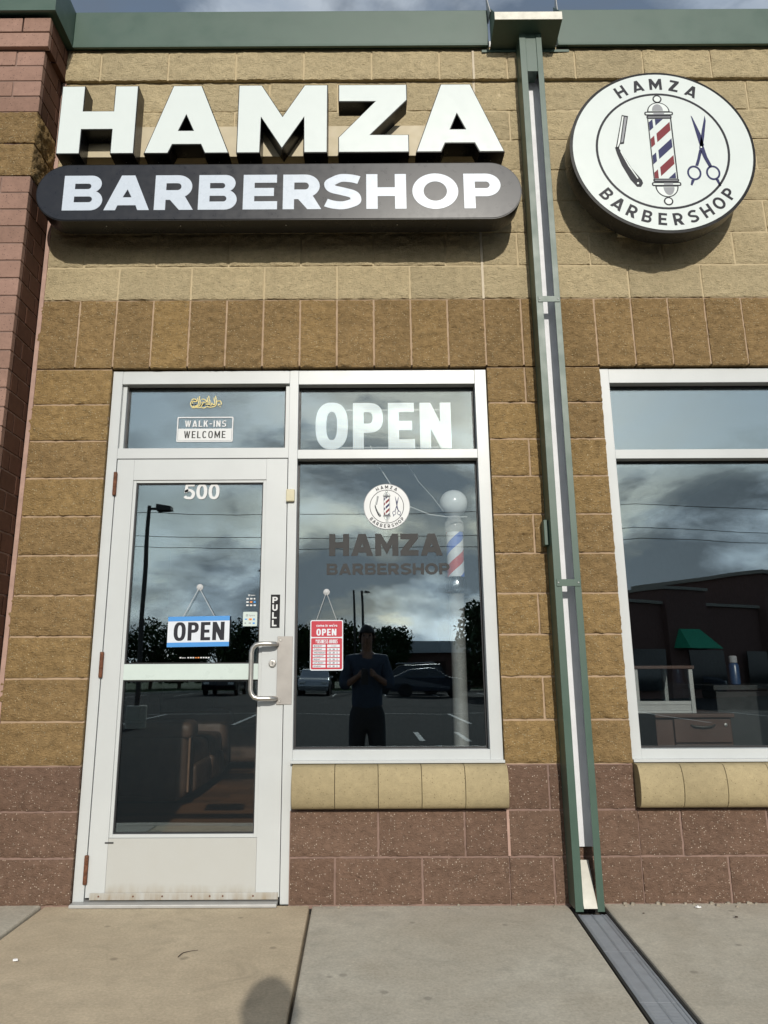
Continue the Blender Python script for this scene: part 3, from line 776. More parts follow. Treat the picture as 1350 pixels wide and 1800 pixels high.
# door leaf
DY = .026
d = MB()
d.box(.0595, .150, DY, .075, .030, 2.139); d.box(.850, .9605, DY, .075, .030, 2.139)       # stiles
d.box(.150, .850, DY + .0008, .075, 2.026, 2.139); # rails
door = d.build('door', 'white_frame', bld, bevel=.0015)
MB().box(.1505, .8495, DY + .0012, .075, .030, .2845).build('kick_panel', 'kick_metal', door, bevel=.001)
b = MB()
for z0, z1 in ((.285, 2.026),):
    b.box(.1502, .166, DY + .007, .070, z0 + .0005, z1 - .0005); b.box(.834, .8498, DY + .007, .070, z0 + .0005, z1 - .0005)
    b.box(.166, .834, DY + .0072, .070, 2.012, z1 - .0005); b.box(.166, .834, DY + .0072, .070, z0 + .0005, .301)
b.build('glazing_bead', 'white_frame', door, bevel=.001)
MB().box(.1662, .8338, DY + .004, .070, 1.007, 1.084).build('mid_rail', 'midrail', door, bevel=.0015)
pane(door, .166, .834, 1.0845, 2.012, .050, .006); pane(door, .166, .834, .301, 1.0065, .050, .006)
MB().box(.082, .955, DY - .008, DY - .0004, .022, .052).build('door_sweep', 'kick_metal', door, bevel=.0015)
sc = MB()
for x in (.125, .285, .42, .555, .64, .70, .84): sc.lathe([(.0035, -.0015), (.0045, .0006)], (x, DY - .0084, .038), 8, 'y')
sc.build('screws', 'rust', door)
MB().box(.135, .176, DY - .0012, DY - .0002, .262, .269).build('maker_plate', 'decal_grey', door)
for z in (2.005, 1.082, .152):
    mb = MB(); mb.lathe([(.0085, -.062), (.0098, -.060), (.0098, -.022), (.0090, -.021), (.0098, -.020), (.0098, .020), (.0090, .021), (.0098, .022), (.0098, .060), (.0085, .062)], (.0578, FY0 - .0065, z), 12)
    mb.build('hinge', 'rust', door, True)
# pull handle, latch guard, cylinder
mb = MB(); mb.box(.928, 1.004, DY - .0078, DY - .0045, .888, 1.216)
mb.build('latch_guard', 'latch_plate', door, bevel=.003)
mb = MB()
for z in (.905, 1.198): mb.lathe([(.006, -.002), (.0075, .0015)], (.944, DY - .0092, z), 10, 'y')
mb.build('guard_bolt', 'steel', door, True)
hp = [(.935, DY - .004, 1.180), (.933, DY - .030, 1.180)] + [(.933, DY - .030 - .022 * math.sin(R(a)), 1.180) for a in ()]
pts = [(.926, DY + .001, 1.178), (.926, DY - .025, 1.178), (.918, DY - .044, 1.178), (.900, DY - .052, 1.178), (.848, DY - .053, 1.178), (.826, DY - .053, 1.173), (.812, DY - .053, 1.158), (.806, DY - .053, 1.135)]
pts = pts + [(x, y, 2 * 1.048 - z) for x, y, z in reversed(pts)]
mb = MB(); mb.tube(pts, .0118, 14); mb.build('pull_handle', 'steel', door, True)
mb = MB(); mb.lathe([(.019, .0), (.019, -.006), (.0165, -.012), (.0125, -.0125), (.0120, -.010), (.001, -.010)], (.905, DY - .0004, 1.084), 20, 'y'); lk = mb.build('lock_cylinder', 'steel', door, True)
MB().box(.9036, .9064, DY - .0112, DY - .0095, 1.078, 1.090).build('keyhole', 'black_void', lk)

# right hand window
def window2():
    x0, x1 = 13 * CS + .004, 23 * CS - .004
    f = MB(); f.box(x0, x0 + .050, FY0, FY1, .612, Z1); f.box(x1 - .05, x1, FY0, FY1, .612, Z1)
    xa, xb = x0 + .05, x1 - .05; xm = (xa + xb) / 2 + .15
    for a, b in ((xa, xm - .025), (xm + .025, xb)):
        f.box(a, b, FY0 + .002, FY1, 2.556, Z1); f.box(a, b, FY0 + .002, FY1, 2.130, 2.180); f.box(a, b, FY0 + .002, FY1, .612, .674)
    f.box(xm - .025, xm + .025, FY0, FY1, .612, Z1)
    w = f.build('window', 'white_frame', bld, bevel=.002)
    for a, b in ((xa, xm - .025), (xm + .025, xb)):
        pane(w, a + .0005, b - .0005, 2.1805, 2.5555); pane(w, a + .0005, b - .0005, .6745, 2.1295)
    MB().box(x0 - .002, x1, -.012, FY0 - .0005, .6175, .630).build('sill_flashing', 'white_frame', w, bevel=.001)
window2()

# ------------------------------------------------------------------ downspout and scupper
DX0, DX1, DYF = 2.292, 2.422, -.125
ds = tag(empty('downspout', (2.357, -.06, 0)), 'tall green open-fronted metal downspout with pale inside between the two windows', 'downspout')
def dpart(mb, name, mat, **k):
    o = mb.build(name, mat, None, **k); o.parent = ds; o.matrix_parent_inverse = Matrix.Translation((-2.357, .06, 0)); return o
sl = -.030   # the pipe leans a touch along its length
def col(mb, x0, x1, y0, y1, z0, z1): mb.box(x0, x1, y0, y1, z0, z1)
mb = MB()
col(mb, DX0, DX0 + .003, DYF + .003, -.012, .012, 4.72); col(mb, DX1 - .003, DX1, DYF + .003, -.012, .012, 4.72)
col(mb, DX0, DX0 + .036, DYF, DYF + .003, .004, 4.72); col(mb, DX1 - .032, DX1, DYF, DYF + .003, .004, 4.72)
dpart(mb, 'channel', 'green_metal', bevel=.001)
mb = MB().box(DX0 + .0035, DX1 - .0035, -.020, -.0135, .25, 4.60); mb.box(DX0 + .0034, DX0 + .006, -.118, -.0205, .25, 4.5); mb.box(DX1 - .006, DX1 - .0034, -.118, -.0205, .25, 4.5)
dpart(mb, 'channel_lining', 'channel_white')
mb = MB().box(DX0 + .0365, DX1 - .0325, DYF + .004, DYF + .008, 4.435, 4.705); mb.box(DX0 + .0365, DX1 - .0325, DYF + .0085, -.03, 4.435, 4.44)
dpart(mb, 'cover_plate', 'green_metal', bevel=.001)
for z in (2.978, 1.46):
    mb = MB().box(DX0 + .010, DX1 - .004, DYF - .0045, DYF - .0006, z - .017, z + .017); dpart(mb, 'strap', 'green_metal', bevel=.0008)
    mb = MB()
    for x in (DX0 + .018, DX1 - .014): mb.lathe([(.0042, -.0015), (.0030, -.004), (.001, -.0045)], (x, DYF - .0040, z), 8, 'y')
    dpart(mb, 'rivet', 'galvanised')
mb = MB().hexa([(DX0 + .037, -.10 - .03, .018), (DX1 - .033, -.10 - .03, .018), (DX1 - .033, -.126, .018), (DX0 + .037, -.126, .018),
                (DX0 + .037, -.030, .195), (DX1 - .033, -.030, .195), (DX1 - .033, -.026, .195), (DX0 + .037, -.026, .195)])
dpart(mb, 'outlet_chute', 'bare_metal')
mb = MB().box(DX0 - .022, DX0 - .002, -.07, -.012, 1.655, 1.785); dpart(mb, 'wall_bracket', 'green_metal', bevel=.003)
# scupper box at the top
mb = MB()
x0, x1, yf = 2.135, 2.528, -.215
mb.box(x0, x1, yf, yf + .004, 4.708, 4.762)                                   # front lip
dpart(mb, 'scupper_lip', 'bare_metal', bevel=.001)
mb = MB()
mb.hexa([(x0, yf + .005, 4.710), (x1, yf + .005, 4.710), (x1, -.004, 4.672), (x0, -.004, 4.672), (x0, yf + .005, 4.714), (x1, yf + .005, 4.714), (x1, -.004, 4.677), (x0, -.004, 4.677)])
for x in (x0, x1 - .004): mb.hexa([(x, yf + .0055, 4.7145), (x + .004, yf + .0055, 4.7145), (x + .004, -.06, 4.685), (x, -.06, 4.685), (x, yf + .0055, 4.765), (x + .004, yf + .0055, 4.765), (x + .004, -.06, 4.95), (x, -.06, 4.95)])
mb.box(2.085, 2.61, -.030, -.0235, 4.655, 4.6725)
dpart(mb, 'scupper_box', 'green_metal', bevel=.001)
mb = MB()
for x, s_ in ((x0 - .006, -1), (x1 + .002, 1)): mb.hexa([(x, -.12, 4.86), (x + .005, -.12, 4.86), (x + .005, -.03, 4.86), (x, -.03, 4.86), (x + s_ * .01, -.075, 5.01), (x + s_ * .01 + .004, -.075, 5.01), (x + s_ * .01 + .004, -.055, 5.01), (x + s_ * .01, -.055, 5.01)])
dpart(mb, 'scupper_ear', 'galvanised')

# ------------------------------------------------------------------ trench drain across the walk
td = tag(empty('trench_drain', (2.37, -.15, 0)), 'grey slotted trench drain grating running out from the foot of the downspout', 'drain')
def dr(mb, name, mat, parent=td, **k):
    o = mb.build(name, mat, None, **k); o.parent = parent
    if parent is td: o.matrix_parent_inverse = Matrix.Translation((-2.37, .15, 0))
    return o
sk = math.atan(.055)
def dp(u, v, z): return (2.3705 + u * math.cos(sk) - v * math.sin(sk) , -.02 - v * math.cos(sk) - u * 0, z)
def dbox(mb, u0, u1, v0, v1, z0, z1): mb.hexa([dp(u0, v1, z0), dp(u1, v1, z0), dp(u1, v0, z0), dp(u0, v0, z0), dp(u0, v1, z1), dp(u1, v1, z1), dp(u1, v0, z1), dp(u0, v0, z1)])
mb = MB(); dbox(mb, -.076, -.0665, .0, 1.98, -.12, -.004); dbox(mb, .0665, .076, .0, 1.98, -.12, -.004); dbox(mb, -.0665, .0665, 0, 1.98, -.13, -.12)
dr(mb, 'channel_body', 'black_void')
for k in range(4):
    v0, v1 = .10 + k * .47 + .002, .10 + (k + 1) * .47 - .002; mb = MB()
    for u0, u1 in ((-.064, -.052), (-.006, .002), (.040, .048), (.056, .064)): dbox(mb, u0, u1, v0, v1, -.022, -.006 if abs(u0) > .05 else -.0065)
    n = 44
    for i in range(n):
        a = v0 + (v1 - v0) * (i + .16) / n; b = v0 + (v1 - v0) * (i + .84) / n
        dbox(mb, -.052, -.006, a, b, -.018, -.0075); dbox(mb, .002, .040, a, b, -.018, -.0075); dbox(mb, .048, .056, a, b, -.018, -.0078)
    dr(mb, 'grating', 'grate')

# ================================================================== SIGNS ON THE WALL
def adopt(o, root):
    o.parent = root; o.matrix_parent_inverse = Matrix.Translation(-Vector(root.location)); return o
def EL(name, polys, yf, depth, mat, root):               # one part for every outline
    for pl in polys: adopt(ext(name, [pl], yf, depth, mat, None), root)
def E(name, polys, yf, depth, mat, root, d=0.0):          # outline part of a top-level thing
    return adopt(ext(name, polys, yf, depth, mat, None, d), root)
# channel letters
hz = tag(empty('channel_letter_sign', (.92, -.16, 3.77)), 'row of five large white letters with black sides reading HAMZA', 'sign')
hs = .437; hb = 3.7815
HL = [('H', -.305, .425), ('A', .173, .466), ('M', .677, .497), ('Z', 1.232, .387), ('A', 1.655, .484)]
def hl(ch, w):
    k = w / hs
    if ch == 'A':
        q = k / 1.062
        return [[[(0, 0), (.304 * q, 0), (.355 * q, .126), (.703 * q, .126), (.757 * q, 0), (1.062 * q, 0), (.684 * q, 1), (.320 * q, 1)], [(.425 * q, .335), (.505 * q, .556), (.597 * q, .335)]]]
    return glyph(ch, k, .298, .258)
for ch, x, w in HL:
    g = xf(hl(ch, w), lambda a, b: (x + a * hs, hb + b * hs))
    body = E('letter', g, -.268, .110, 'black_return', hz)
    fc = ext('face', g, -.2712, .0030, 'white_acrylic', body, .0048); fc.matrix_parent_inverse = body.matrix_world.inverted() if False else Matrix()
    scr = MB()
    for t in (.14, .86): scr.lathe([(.0035, -.002), (.003, -.0035)], (x + w * t, -.20, hb - .001), 6)
    so = scr.build('screw', 'galvanised', body)
mb = MB().box(-.26, 2.08, -.157, -.002, 3.845, 4.043); adopt(mb.build('raceway', 'raceway', None, bevel=.003), hz)
# lozenge light box
lb = tag(empty('light_box_sign', (.92, -.12, 3.385)), 'long dark rounded light box with pale letters reading BARBERSHOP', 'sign')
PZ0, PZ1 = 3.386, 3.730; pr = (PZ1 - PZ0) / 2; PXa, PXb = -.398, 2.222
loz = [[arc(PXb - pr, PZ0 + pr, pr, pr, -90, 90, 28) + arc(PXa + pr, PZ0 + pr, pr, pr, 90, 270, 28)]]
o = E('cabinet', loz, -.2475, .125, 'black_return', lb)
o = E('face_panel', loz, -.2508, .0030, 'dark_face', lb, .0060)
BW = [('B', .2132), ('A', .244), ('R', .210), ('B', .207), ('E', .184), ('R', .207), ('S', .2024), ('H', .2147), ('O', .247), ('P', .199)]
bx0 = [219, 365, 541, 695, 852, 992, 1136, 1285, 1447, 1628]
bh = .212; bz = 3.4475
for (ch, w), px in zip(BW, bx0):
    x = -.249 + (px - 219) * (2.1085 + .249) / (1758 - 219) ; k = w / bh
    g = glyph(ch, k, .285, .232)
    E('letter', xf(g, lambda a, b: (x + a * bh, bz + b * bh)), -.2520, .0011, 'pale_letter', lb)
mb = MB()
for x in (0.0, .55, 1.2, 1.8): mb.box(x, x + .06, -.1215, -.002, 3.50, 3.56)
adopt(mb.build('standoff', 'raceway', None), lb)
mb = MB()
for x in (-.02, .38, .95, 1.55): mb.lathe([(.004, -.001), (.0035, -.0035)], (x, -.20, PZ0), 6)
adopt(mb.build('screw', 'galvanised', None), lb)

# the round emblem: print shared by the wall sign and the window decal; unit radius 1
def q(px, py): return (((px - 657) - .1076 * (py - 593)) / 608, -(py - 593) / 531)
def clipz(c, z, keep_above):
    out = []
    for i in range(len(c)):
        a, b = c[i - 1], c[i]; ia, ib = ((p[1] >= z) == keep_above for p in (a, b))
        if ia != ib:
            t = (z - a[1]) / (b[1] - a[1]); out.append((a[0] + (b[0] - a[0]) * t, z))
        if ib: out.append(b)
    return out
def ringp(cx, cz, ro, ri, n=40): return [arc(cx, cz, ro, ro, 0, 360, n)[:-1], arc(cx, cz, ri, ri, 360, 0, n)[:-1]]
def emblem():
    L = {}
    L['ring'] = ('logo_dark', [ringp(0, 0, .746, .720, 72)])
    lets = []
    wd = {'H': .80, 'A': .88, 'M': .96, 'Z': .70, 'B': .72, 'R': .74, 'E': .64, 'S': .70, 'O': .88, 'P': .70}
    def put(ch, ang, bottom):
        h = .148; w = wd[ch]; a = R(ang)
        def f(u, v):
            x, z = (u - w / 2) * h, (v - .5) * h
            if not bottom: r_ = .868 + z; return (r_ * math.sin(a) + x * math.cos(a), r_ * math.cos(a) - x * math.sin(a))
            r_ = .868 - z; return (r_ * math.sin(a) + x * math.cos(a), -r_ * math.cos(a) + x * math.sin(a))
        lets.extend(xf(glyph(ch, w, .205, .19), f))
    for i, ch in enumerate('HAMZA'): put(ch, -27.6 + i * 13.8, False)
    for i, ch in enumerate('BARBERSHOP'): put(ch, -50.5 + i * 11.22, True)
    L['lettering'] = ('logo_dark', lets)
    dark, white, grey, blue, red, navy = [], [], [], [], [], []
    # pole: dark outline shapes with lighter ones laid over
    def both(z0, z1, hw, r, inner='g'):
        dark.append([rrect(-hw, hw, z0, z1, r)]); e = .016
        (grey if inner == 'g' else white).append([rrect(-hw + e, hw - e, z0 + e, z1 - e, max(.003, r - e))])
    dark.append([arc(0, .669, .052, .052, 0, 360, 24)[:-1]]); white.append([arc(0, .669, .036, .036, 0, 360, 24)[:-1]])
    dark.append([arc(0, .497, .128, .128, 0, 180, 20)]); white.append([arc(0, .507, .113, .106, 0, 180, 20)]); grey.append([arc(-.01, .512, .062, .088, 0, 180, 14)])
    both(.452, .503, .162, .02, 'w'); both(.408, .4515, .142, .015); grey.append([rect(-.06, .06, .464, .490)])
    dark.append([rect(-.136, -.124, -.36, .41)]); dark.append([rect(.122, .136, -.36, .41)])
    both(-.405, -.362, .142, .015); both(-.456, -.4055, .162, .02, 'w'); grey.append([rect(-.03, .07, -.444, -.418)])
    dark.append([arc(0, -.455, .128, .140, 180, 360, 20)]); white.append([arc(0, -.465, .113, .118, 180, 360, 20)]); grey.append([arc(.02, -.470, .060, .10, 180, 360, 14)])
    dark.append([arc(0, -.645, .052, .052, 0, 360, 24)[:-1]]); white.append([arc(0, -.645, .036, .036, 0, 360, 24)[:-1]])
    for k in range(5):
        zc = .307 - .2165 * k + .012
        for xa, xb in ((-.122, -.078), (-.050, .112)):
            f = lambda x: zc + (x + .11) * .95
            c = clipz(clipz([(xa, f(xa) - .056), (xb, f(xb) - .056), (xb, f(xb) + .056), (xa, f(xa) + .056)], .405, False), -.358, True)
            if len(c) > 2 and abs(area(c)) > 1e-5: (blue if k % 2 == 0 else red).append([c])
    Q = lambda *p: [[q(*k) for k in p]]
    dark.append(Q((376, 348), (420, 356), (393, 548), (367, 551), (360, 578), (338, 578)))
    grey.append(Q((396, 362), (411, 366), (387, 536), (373, 539))); white.append(Q((380, 358), (389, 359), (366, 540), (352, 570), (347, 570)))
    dark.append(Q((333, 572), (355, 570), (388, 622), (442, 708), (516, 793), (524, 815), (511, 839), (484, 839), (440, 792), (380, 694), (345, 612)))
    white.append(Q((368, 600), (374, 600), (430, 694), (492, 782), (486, 786), (424, 700))); white.append([[q(490 + 7 * math.cos(a), 815 + 7 * math.sin(a)) for a in (R(30 * i) for i in range(12))]])
    navy += [Q((849, 355), (858, 362), (914, 480), (938, 560), (914, 582), (903, 545)), Q((945, 355), (952, 392), (940, 500), (928, 572), (904, 582), (910, 540), (925, 450)),
             Q((905, 582), (932, 560), (957, 640), (988, 700), (970, 714), (934, 650)), Q((904, 588), (922, 602), (908, 660), (895, 702), (875, 699), (890, 650)),
             Q((848, 795), (872, 795), (853, 834), (842, 826)), Q((1008, 790), (1030, 790), (1048, 836), (1036, 840))]
    for cx in (868, 995):
        c = q(cx, 748); navy.append([[(c[0] + .079 * math.cos(R(a)), c[1] + .093 * math.sin(R(a))) for a in range(0, 360, 12)], [(c[0] + .058 * math.cos(R(a)), c[1] + .069 * math.sin(R(a))) for a in range(360, 0, -12)]])
    white.append([[q(917 + 6 * math.cos(a), 574 + 6 * math.sin(a)) for a in (R(30 * i) for i in range(12))]])
    L['tool_outline'] = ('logo_dark', dark); L['scissors_print'] = ('logo_navy', navy)
    L['blue_stripe'] = ('logo_navy', blue); L['red_stripe'] = ('logo_red', red)
    L['grey_fill'] = ('logo_grey', grey); L['white_fill'] = ('logo_white', white)
    return L
EMB = emblem()
NICE = {'ring': 'ring', 'lettering': 'letter', 'tool_outline': 'outline', 'scissors_print': 'scissors_piece', 'blue_stripe': 'stripe', 'red_stripe': 'stripe', 'grey_fill': 'shading', 'white_fill': 'highlight'}
def put_emblem(cx, cz, r, y, th, parent, root=None):
    for nm, (mt, pl) in EMB.items():
        lay = 2 if nm == 'grey_fill' else 1 if nm == 'white_fill' else 0
        if root is None:
            for one in pl: ext(NICE[nm], xf([one], lambda a, b: (cx + a * r, cz + b * r)), y - th * (1 + lay), th * .9, mt, parent)
            continue
        o = kind(ext(nm, xf(pl, lambda a, b: (cx + a * r, cz + b * r)), y - th * (1 + lay), th * .9, mt, parent), 'stuff')
        if root is not None and parent is root: o.matrix_parent_inverse = Matrix.Translation(-Vector(root.location))
RC = (3.012, 3.812); RR = .508
rs = tag(empty('round_sign', (RC[0], -.12, RC[1] - RR)), 'round white sign showing razor, striped pole and scissors beside the downspout', 'sign')
circ = [[arc(RC[0], RC[1], RR, RR, 0, 360, 96)[:-1]]]
E('cabinet', circ, -.232, .108, 'black_return', rs)
fc = E('face', [[arc(RC[0], RC[1], RR - .016, RR - .016, 0, 360, 96)[:-1]]], -.2350, .0028, 'white_acrylic', rs)
put_emblem(RC[0], RC[1], RR - .016, -.2352, .0006, fc)
mb = MB()
for x, z in ((2.80, 3.46), (3.16, 3.46), (2.84, 4.1), (3.14, 4.1)): mb.box(x, x + .075, -.1235, -.002, z - .04, z + .04)
adopt(mb.build('standoff', 'raceway', None), rs)

# ================================================================== DECALS AND SIGNS ON THE GLASS
GF = GY - .0006              # outside face of the window glass
DG = .050 - .0006            # outside face of the door glass
# gold calligraphy
bs = tag(empty('gold_calligraphy_decal', (.50, GF, 2.45)), 'small gold calligraphy decal above the walk-ins sticker', 'decal')
def zq(px, py): return (.414 + (px - 165) * (.173 / 1060), 2.517 - (py - 110) * (.073 / 420))
sg = [[(255, 335), (215, 300), (185, 370), (205, 445), (260, 475), (340, 465), (390, 430)], [(210, 270), (270, 222), (340, 235), (395, 290), (330, 315), (265, 300), (240, 340), (270, 375)],
      [(225, 510), (330, 515), (385, 470), (430, 420), (455, 350), (425, 255), (415, 180)], [(470, 130), (480, 220), (500, 300), (505, 390), (480, 450), (400, 480), (420, 515), (530, 510)],
      [(545, 240), (600, 228), (680, 265), (730, 310), (660, 335), (590, 330), (545, 350)], [(530, 505), (570, 420), (600, 360), (560, 340)], [(560, 500), (640, 525), (720, 470), (680, 400)],
      [(735, 180), (745, 260), (770, 330), (760, 400), (700, 390), (710, 440), (780, 490), (900, 495), (1000, 465), (1040, 420)], [(775, 120), (800, 220), (830, 310), (825, 400), (780, 400)],
      [(960, 180), (975, 260), (1000, 350), (980, 420), (930, 400), (900, 350)], [(1010, 125), (1030, 230), (1055, 310), (1050, 420)], [(890, 350), (880, 420), (840, 440)],
      [(1075, 300), (1170, 295), (1210, 350), (1215, 420), (1180, 400), (1165, 440), (1130, 400), (1105, 450), (1080, 480), (1130, 505), (1200, 480)]]
E('brush_strokes', [[stroke([zq(*p) for p in s_], .0046)] for s_ in sg], GF - .0016, .0010, 'gold', bs)
sh = [[(250, 380), (230, 430), (300, 440), (370, 390)], [(460, 440), (520, 430), (560, 400)], [(720, 360), (800, 430), (860, 440)], [(880, 390), (960, 430), (1010, 400)], [(300, 250), (360, 290)], [(590, 430), (660, 400)]]
E('shade_strokes', [[stroke([zq(*p) for p in s_], .006)] for s_ in sh], GF - .0008, .0006, 'decal_black', bs)
# walk-ins welcome
wk = tag(empty('walk_ins_sticker', (.50, GF, 2.249)), 'white outlined sticker reading WALK-INS WELCOME above the door', 'sticker')
a, b, z0, z1 = .350, .655, 2.252, 2.394
E('border', [[rrect(a, b, z0, z1, .008), rrect(a + .006, b - .006, z0 + .006, z1 - .006, .004)[::-1]]], GF - .0010, .0008, 'decal_white', wk)
zm = 2.327
wl = text_fit('WELCOME', a + .040, b - .040, z0 + .021, zm - .014, .145, .125, .19, {'*': .50, 'W': .72, 'M': .66, 'O': .54, 'E': .44, 'L': .42}, 2.6)
E('lower_panel', [[rect(a + .0075, b - .0075, z0 + .0075, zm)]], GF - .0009, .0005, 'decal_white', wk)
EL('letter', wl, GF - .0014, .0004, 'decal_grey', wk)
EL('letter', text_fit('WALK-INS', a + .042, b - .038, zm + .010, z1 - .021, .16, .14, .17, {'*': .52, 'W': .74, 'A': .58, '-': .32, 'I': .16, 'L': .44}, 2.6), GF - .0012, .0008, 'decal_white', wk)
# LED OPEN sign behind the transom glass
LY = GY + .030
ld = tag(empty('led_open_sign', (1.47, LY, 2.22)), 'large pale LED letters reading OPEN behind the glass above the big window', 'sign')
OW = [('O', 555, 612), ('P', 621, 674), ('E', 683, 730), ('N', 739, 794)]
dots = MB()
for ch, pa, pb in OW:
    k = (1.842 - 1.100) / (794 - 555); x0 = 1.100 + (pa - 555) * k; w = (pb - pa) * k; h = .262; zb = 2.219
    pl = norm(xf(glyph(ch, w / h, .225, .20, 2.5), lambda u, v: (x0 + u * h, zb + v * h)))
    E('letter', pl, LY, .010, 'led_panel', ld)
    def inside(x, z):
        c = 0
        for p in pl:
            for ct in p:
                for i in range(len(ct)):
                    (xa, za), (xb, zb_) = ct[i - 1], ct[i]
                    if (za > z) != (zb_ > z) and x < (xb - xa) * (z - za) / (zb_ - za) + xa: c ^= 1
        return c
    st_ = .0135
    for i in range(int(w / st_) + 1):
        for j in range(int(h / st_) + 1):
            x, z = x0 + .007 + i * st_, zb + .006 + j * st_
            if all(inside(x + dx, z + dz) for dx, dz in ((.005, 0), (-.005, 0), (0, .005), (0, -.005))): dots.lathe([(.0032, 0), (.0022, -.0016), (.0004, -.0020)], (x, LY - .0002, z), 6, 'y')
kind(adopt(dots.build('led_dots', 'led_dot', None), ld), 'stuff')
adopt(MB().box(1.20, 1.84, LY + .0105, LY + .016, 2.224, 2.232).build('rail', 'clear_plastic', None), ld); adopt(MB().box(1.20, 1.84, LY + .0105, LY + .016, 2.440, 2.447).build('rail', 'clear_plastic', None), ld)
cd = tag(empty('lamp_lead', (1.45, LY, 2.2)), 'thin white cord from the LED letters to the globe lamp', 'cord')
mb = MB()
mb.tube([(1.55, LY + .02, 2.24), (1.585, LY + .02, 2.16), (1.63, .14, 2.09), (1.66, .18, 2.05), (1.74, .22, 1.97), (1.80, .26, 1.90)], .0022, 6)
mb.tube([(1.40, LY + .02, 2.24), (1.43, LY + .02, 2.15), (1.50, .12, 2.03), (1.55, .15, 1.93), (1.58, .17, 1.92), (1.72, .195, 1.868), (1.83, .205, 1.855), (1.925, .23, 1.862)], .0030, 6)
adopt(mb.build('cable', 'white_cord', None, True), cd)
# window emblem and name
le = tag(empty('round_emblem_decal', (1.484, GF, 1.77)), 'round white emblem decal above the grey window lettering', 'decal')
lr = .1215; lc_ = (1.4835, 1.890)
E('disc', [[arc(lc_[0], lc_[1], lr, lr, 0, 360, 64)[:-1]]], GF - .0016, .0014, 'decal_white', le)
E('rim', [ringp(lc_[0], lc_[1], lr + .0015, lr - .0015, 64)], GF - .0018, .0012, 'logo_grey', le)
put_emblem(lc_[0], lc_[1], lr, GF - .0018, .0002, le, le)
wn_ = tag(empty('window_lettering', (1.48, GF, 1.53)), 'dark grey window lettering reading HAMZA BARBERSHOP', 'lettering')
def fit(s_, x0, x1, z0, z1, name, root, mat, y, sw=.298, tw=.25):
    wd = {'H': .98, 'A': 1.08, 'M': 1.14, 'Z': .89, 'B': .96, 'R': .98, 'E': .86, 'S': .95, 'O': 1.12, 'P': .92}
    EL(name, text_fit(s_, x0, x1, z0, z1, sw, tw, .10, wd), y, .0008, mat, root)
fit('HAMZA', 1.180, 1.772, 1.628, 1.744, 'letter', wn_, 'decal_grey', GF - .0009)
fit('BARBERSHOP', 1.168, 1.806, 1.530, 1.588, 'letter', wn_, 'decal_grey', GF - .0009, .262, .215)
# number on the door
nb = tag(empty('door_number', (.51, DG, 1.925)), 'white numerals 500 at the top of the door glass', 'number')
for i, ch in enumerate('500'):
    x0 = .416 + i * .0645
    E('numeral', xf(glyph(ch, .70, .215, .165, 2.3), lambda u, v: (x0 + u * .082, 1.927 + v * .082)), DG - .0022, .0020, 'decal_white', nb)
# PULL sticker
pu = tag(empty('pull_sticker', (.912, DY, 1.257)), 'narrow black sticker reading PULL down the door stile', 'sticker')
E('backing', [[rect(.889, .936, 1.258, 1.424)]], DY - .0012, .0010, 'decal_black', pu)
for i, ch in enumerate('PULL'):
    z0 = 1.3815 - i * .0385
    E('letter', xf(glyph(ch, .86 if ch in 'PU' else .74, .26, .22), lambda u, v: (.8975 + u * .031, z0 + v * .031)), DY - .0016, .0005, 'decal_white', pu)
# blue and white OPEN board on a suction cup
def cup(root, x, z, y):
    mb = MB(); mb.lathe([(.002, 0), (.0075, .003), (.006, .004), (.006, .009), (.009, .012), (.016, .016), (.017, .019)], (x, y, z), 18, 'y'); adopt(mb.build('suction_cup', 'clear_plastic', None, True), root)
op = tag(empty('open_board', (.53, .075, 1.165)), 'blue and white board reading OPEN hung on the door glass', 'sign')
OY = .030
cup(op, .522, 1.465, DG - .0195)
tl = lambda u, v: (.374 + u * .310 + v * .0, 1.1655 + v * .150 + u * .004)
E('panel', [[tl(0, 0), tl(1, 0), tl(1, 1), tl(0, 1)]] and [[[tl(0, 0), tl(1, 0), tl(1, 1), tl(0, 1)]]], OY, .003, 'sign_white', op)
E('blue_band', [[[tl(0, 0), tl(1, 0), tl(1, .145), tl(0, .145)]]], OY - .0006, .0005, 'sign_blue', op)
E('blue_band', [[[tl(0, .845), tl(1, .845), tl(1, 1), tl(0, 1)]]], OY - .0006, .0005, 'sign_blue', op)
EL('letter', [[[tl(.10 + .82 * u, .205 + .60 * v) for u, v in c] for c in pl] for pl in text_fit('OPEN', 0, 1, 0, 1, .20, .17, .11, {'O': .62, 'P': .56, 'E': .50, 'N': .62}, 2.5)], OY - .0007, .0006, 'logo_dark', op)
mb = MB(); mb.tube([(.446, OY + .004, 1.313), (.522, OY + .002, 1.461)], .0011, 5); mb.tube([(.607, OY + .004, 1.315), (.522, OY + .002, 1.461)], .0011, 5); adopt(mb.build('string', 'white_cord', None), op)
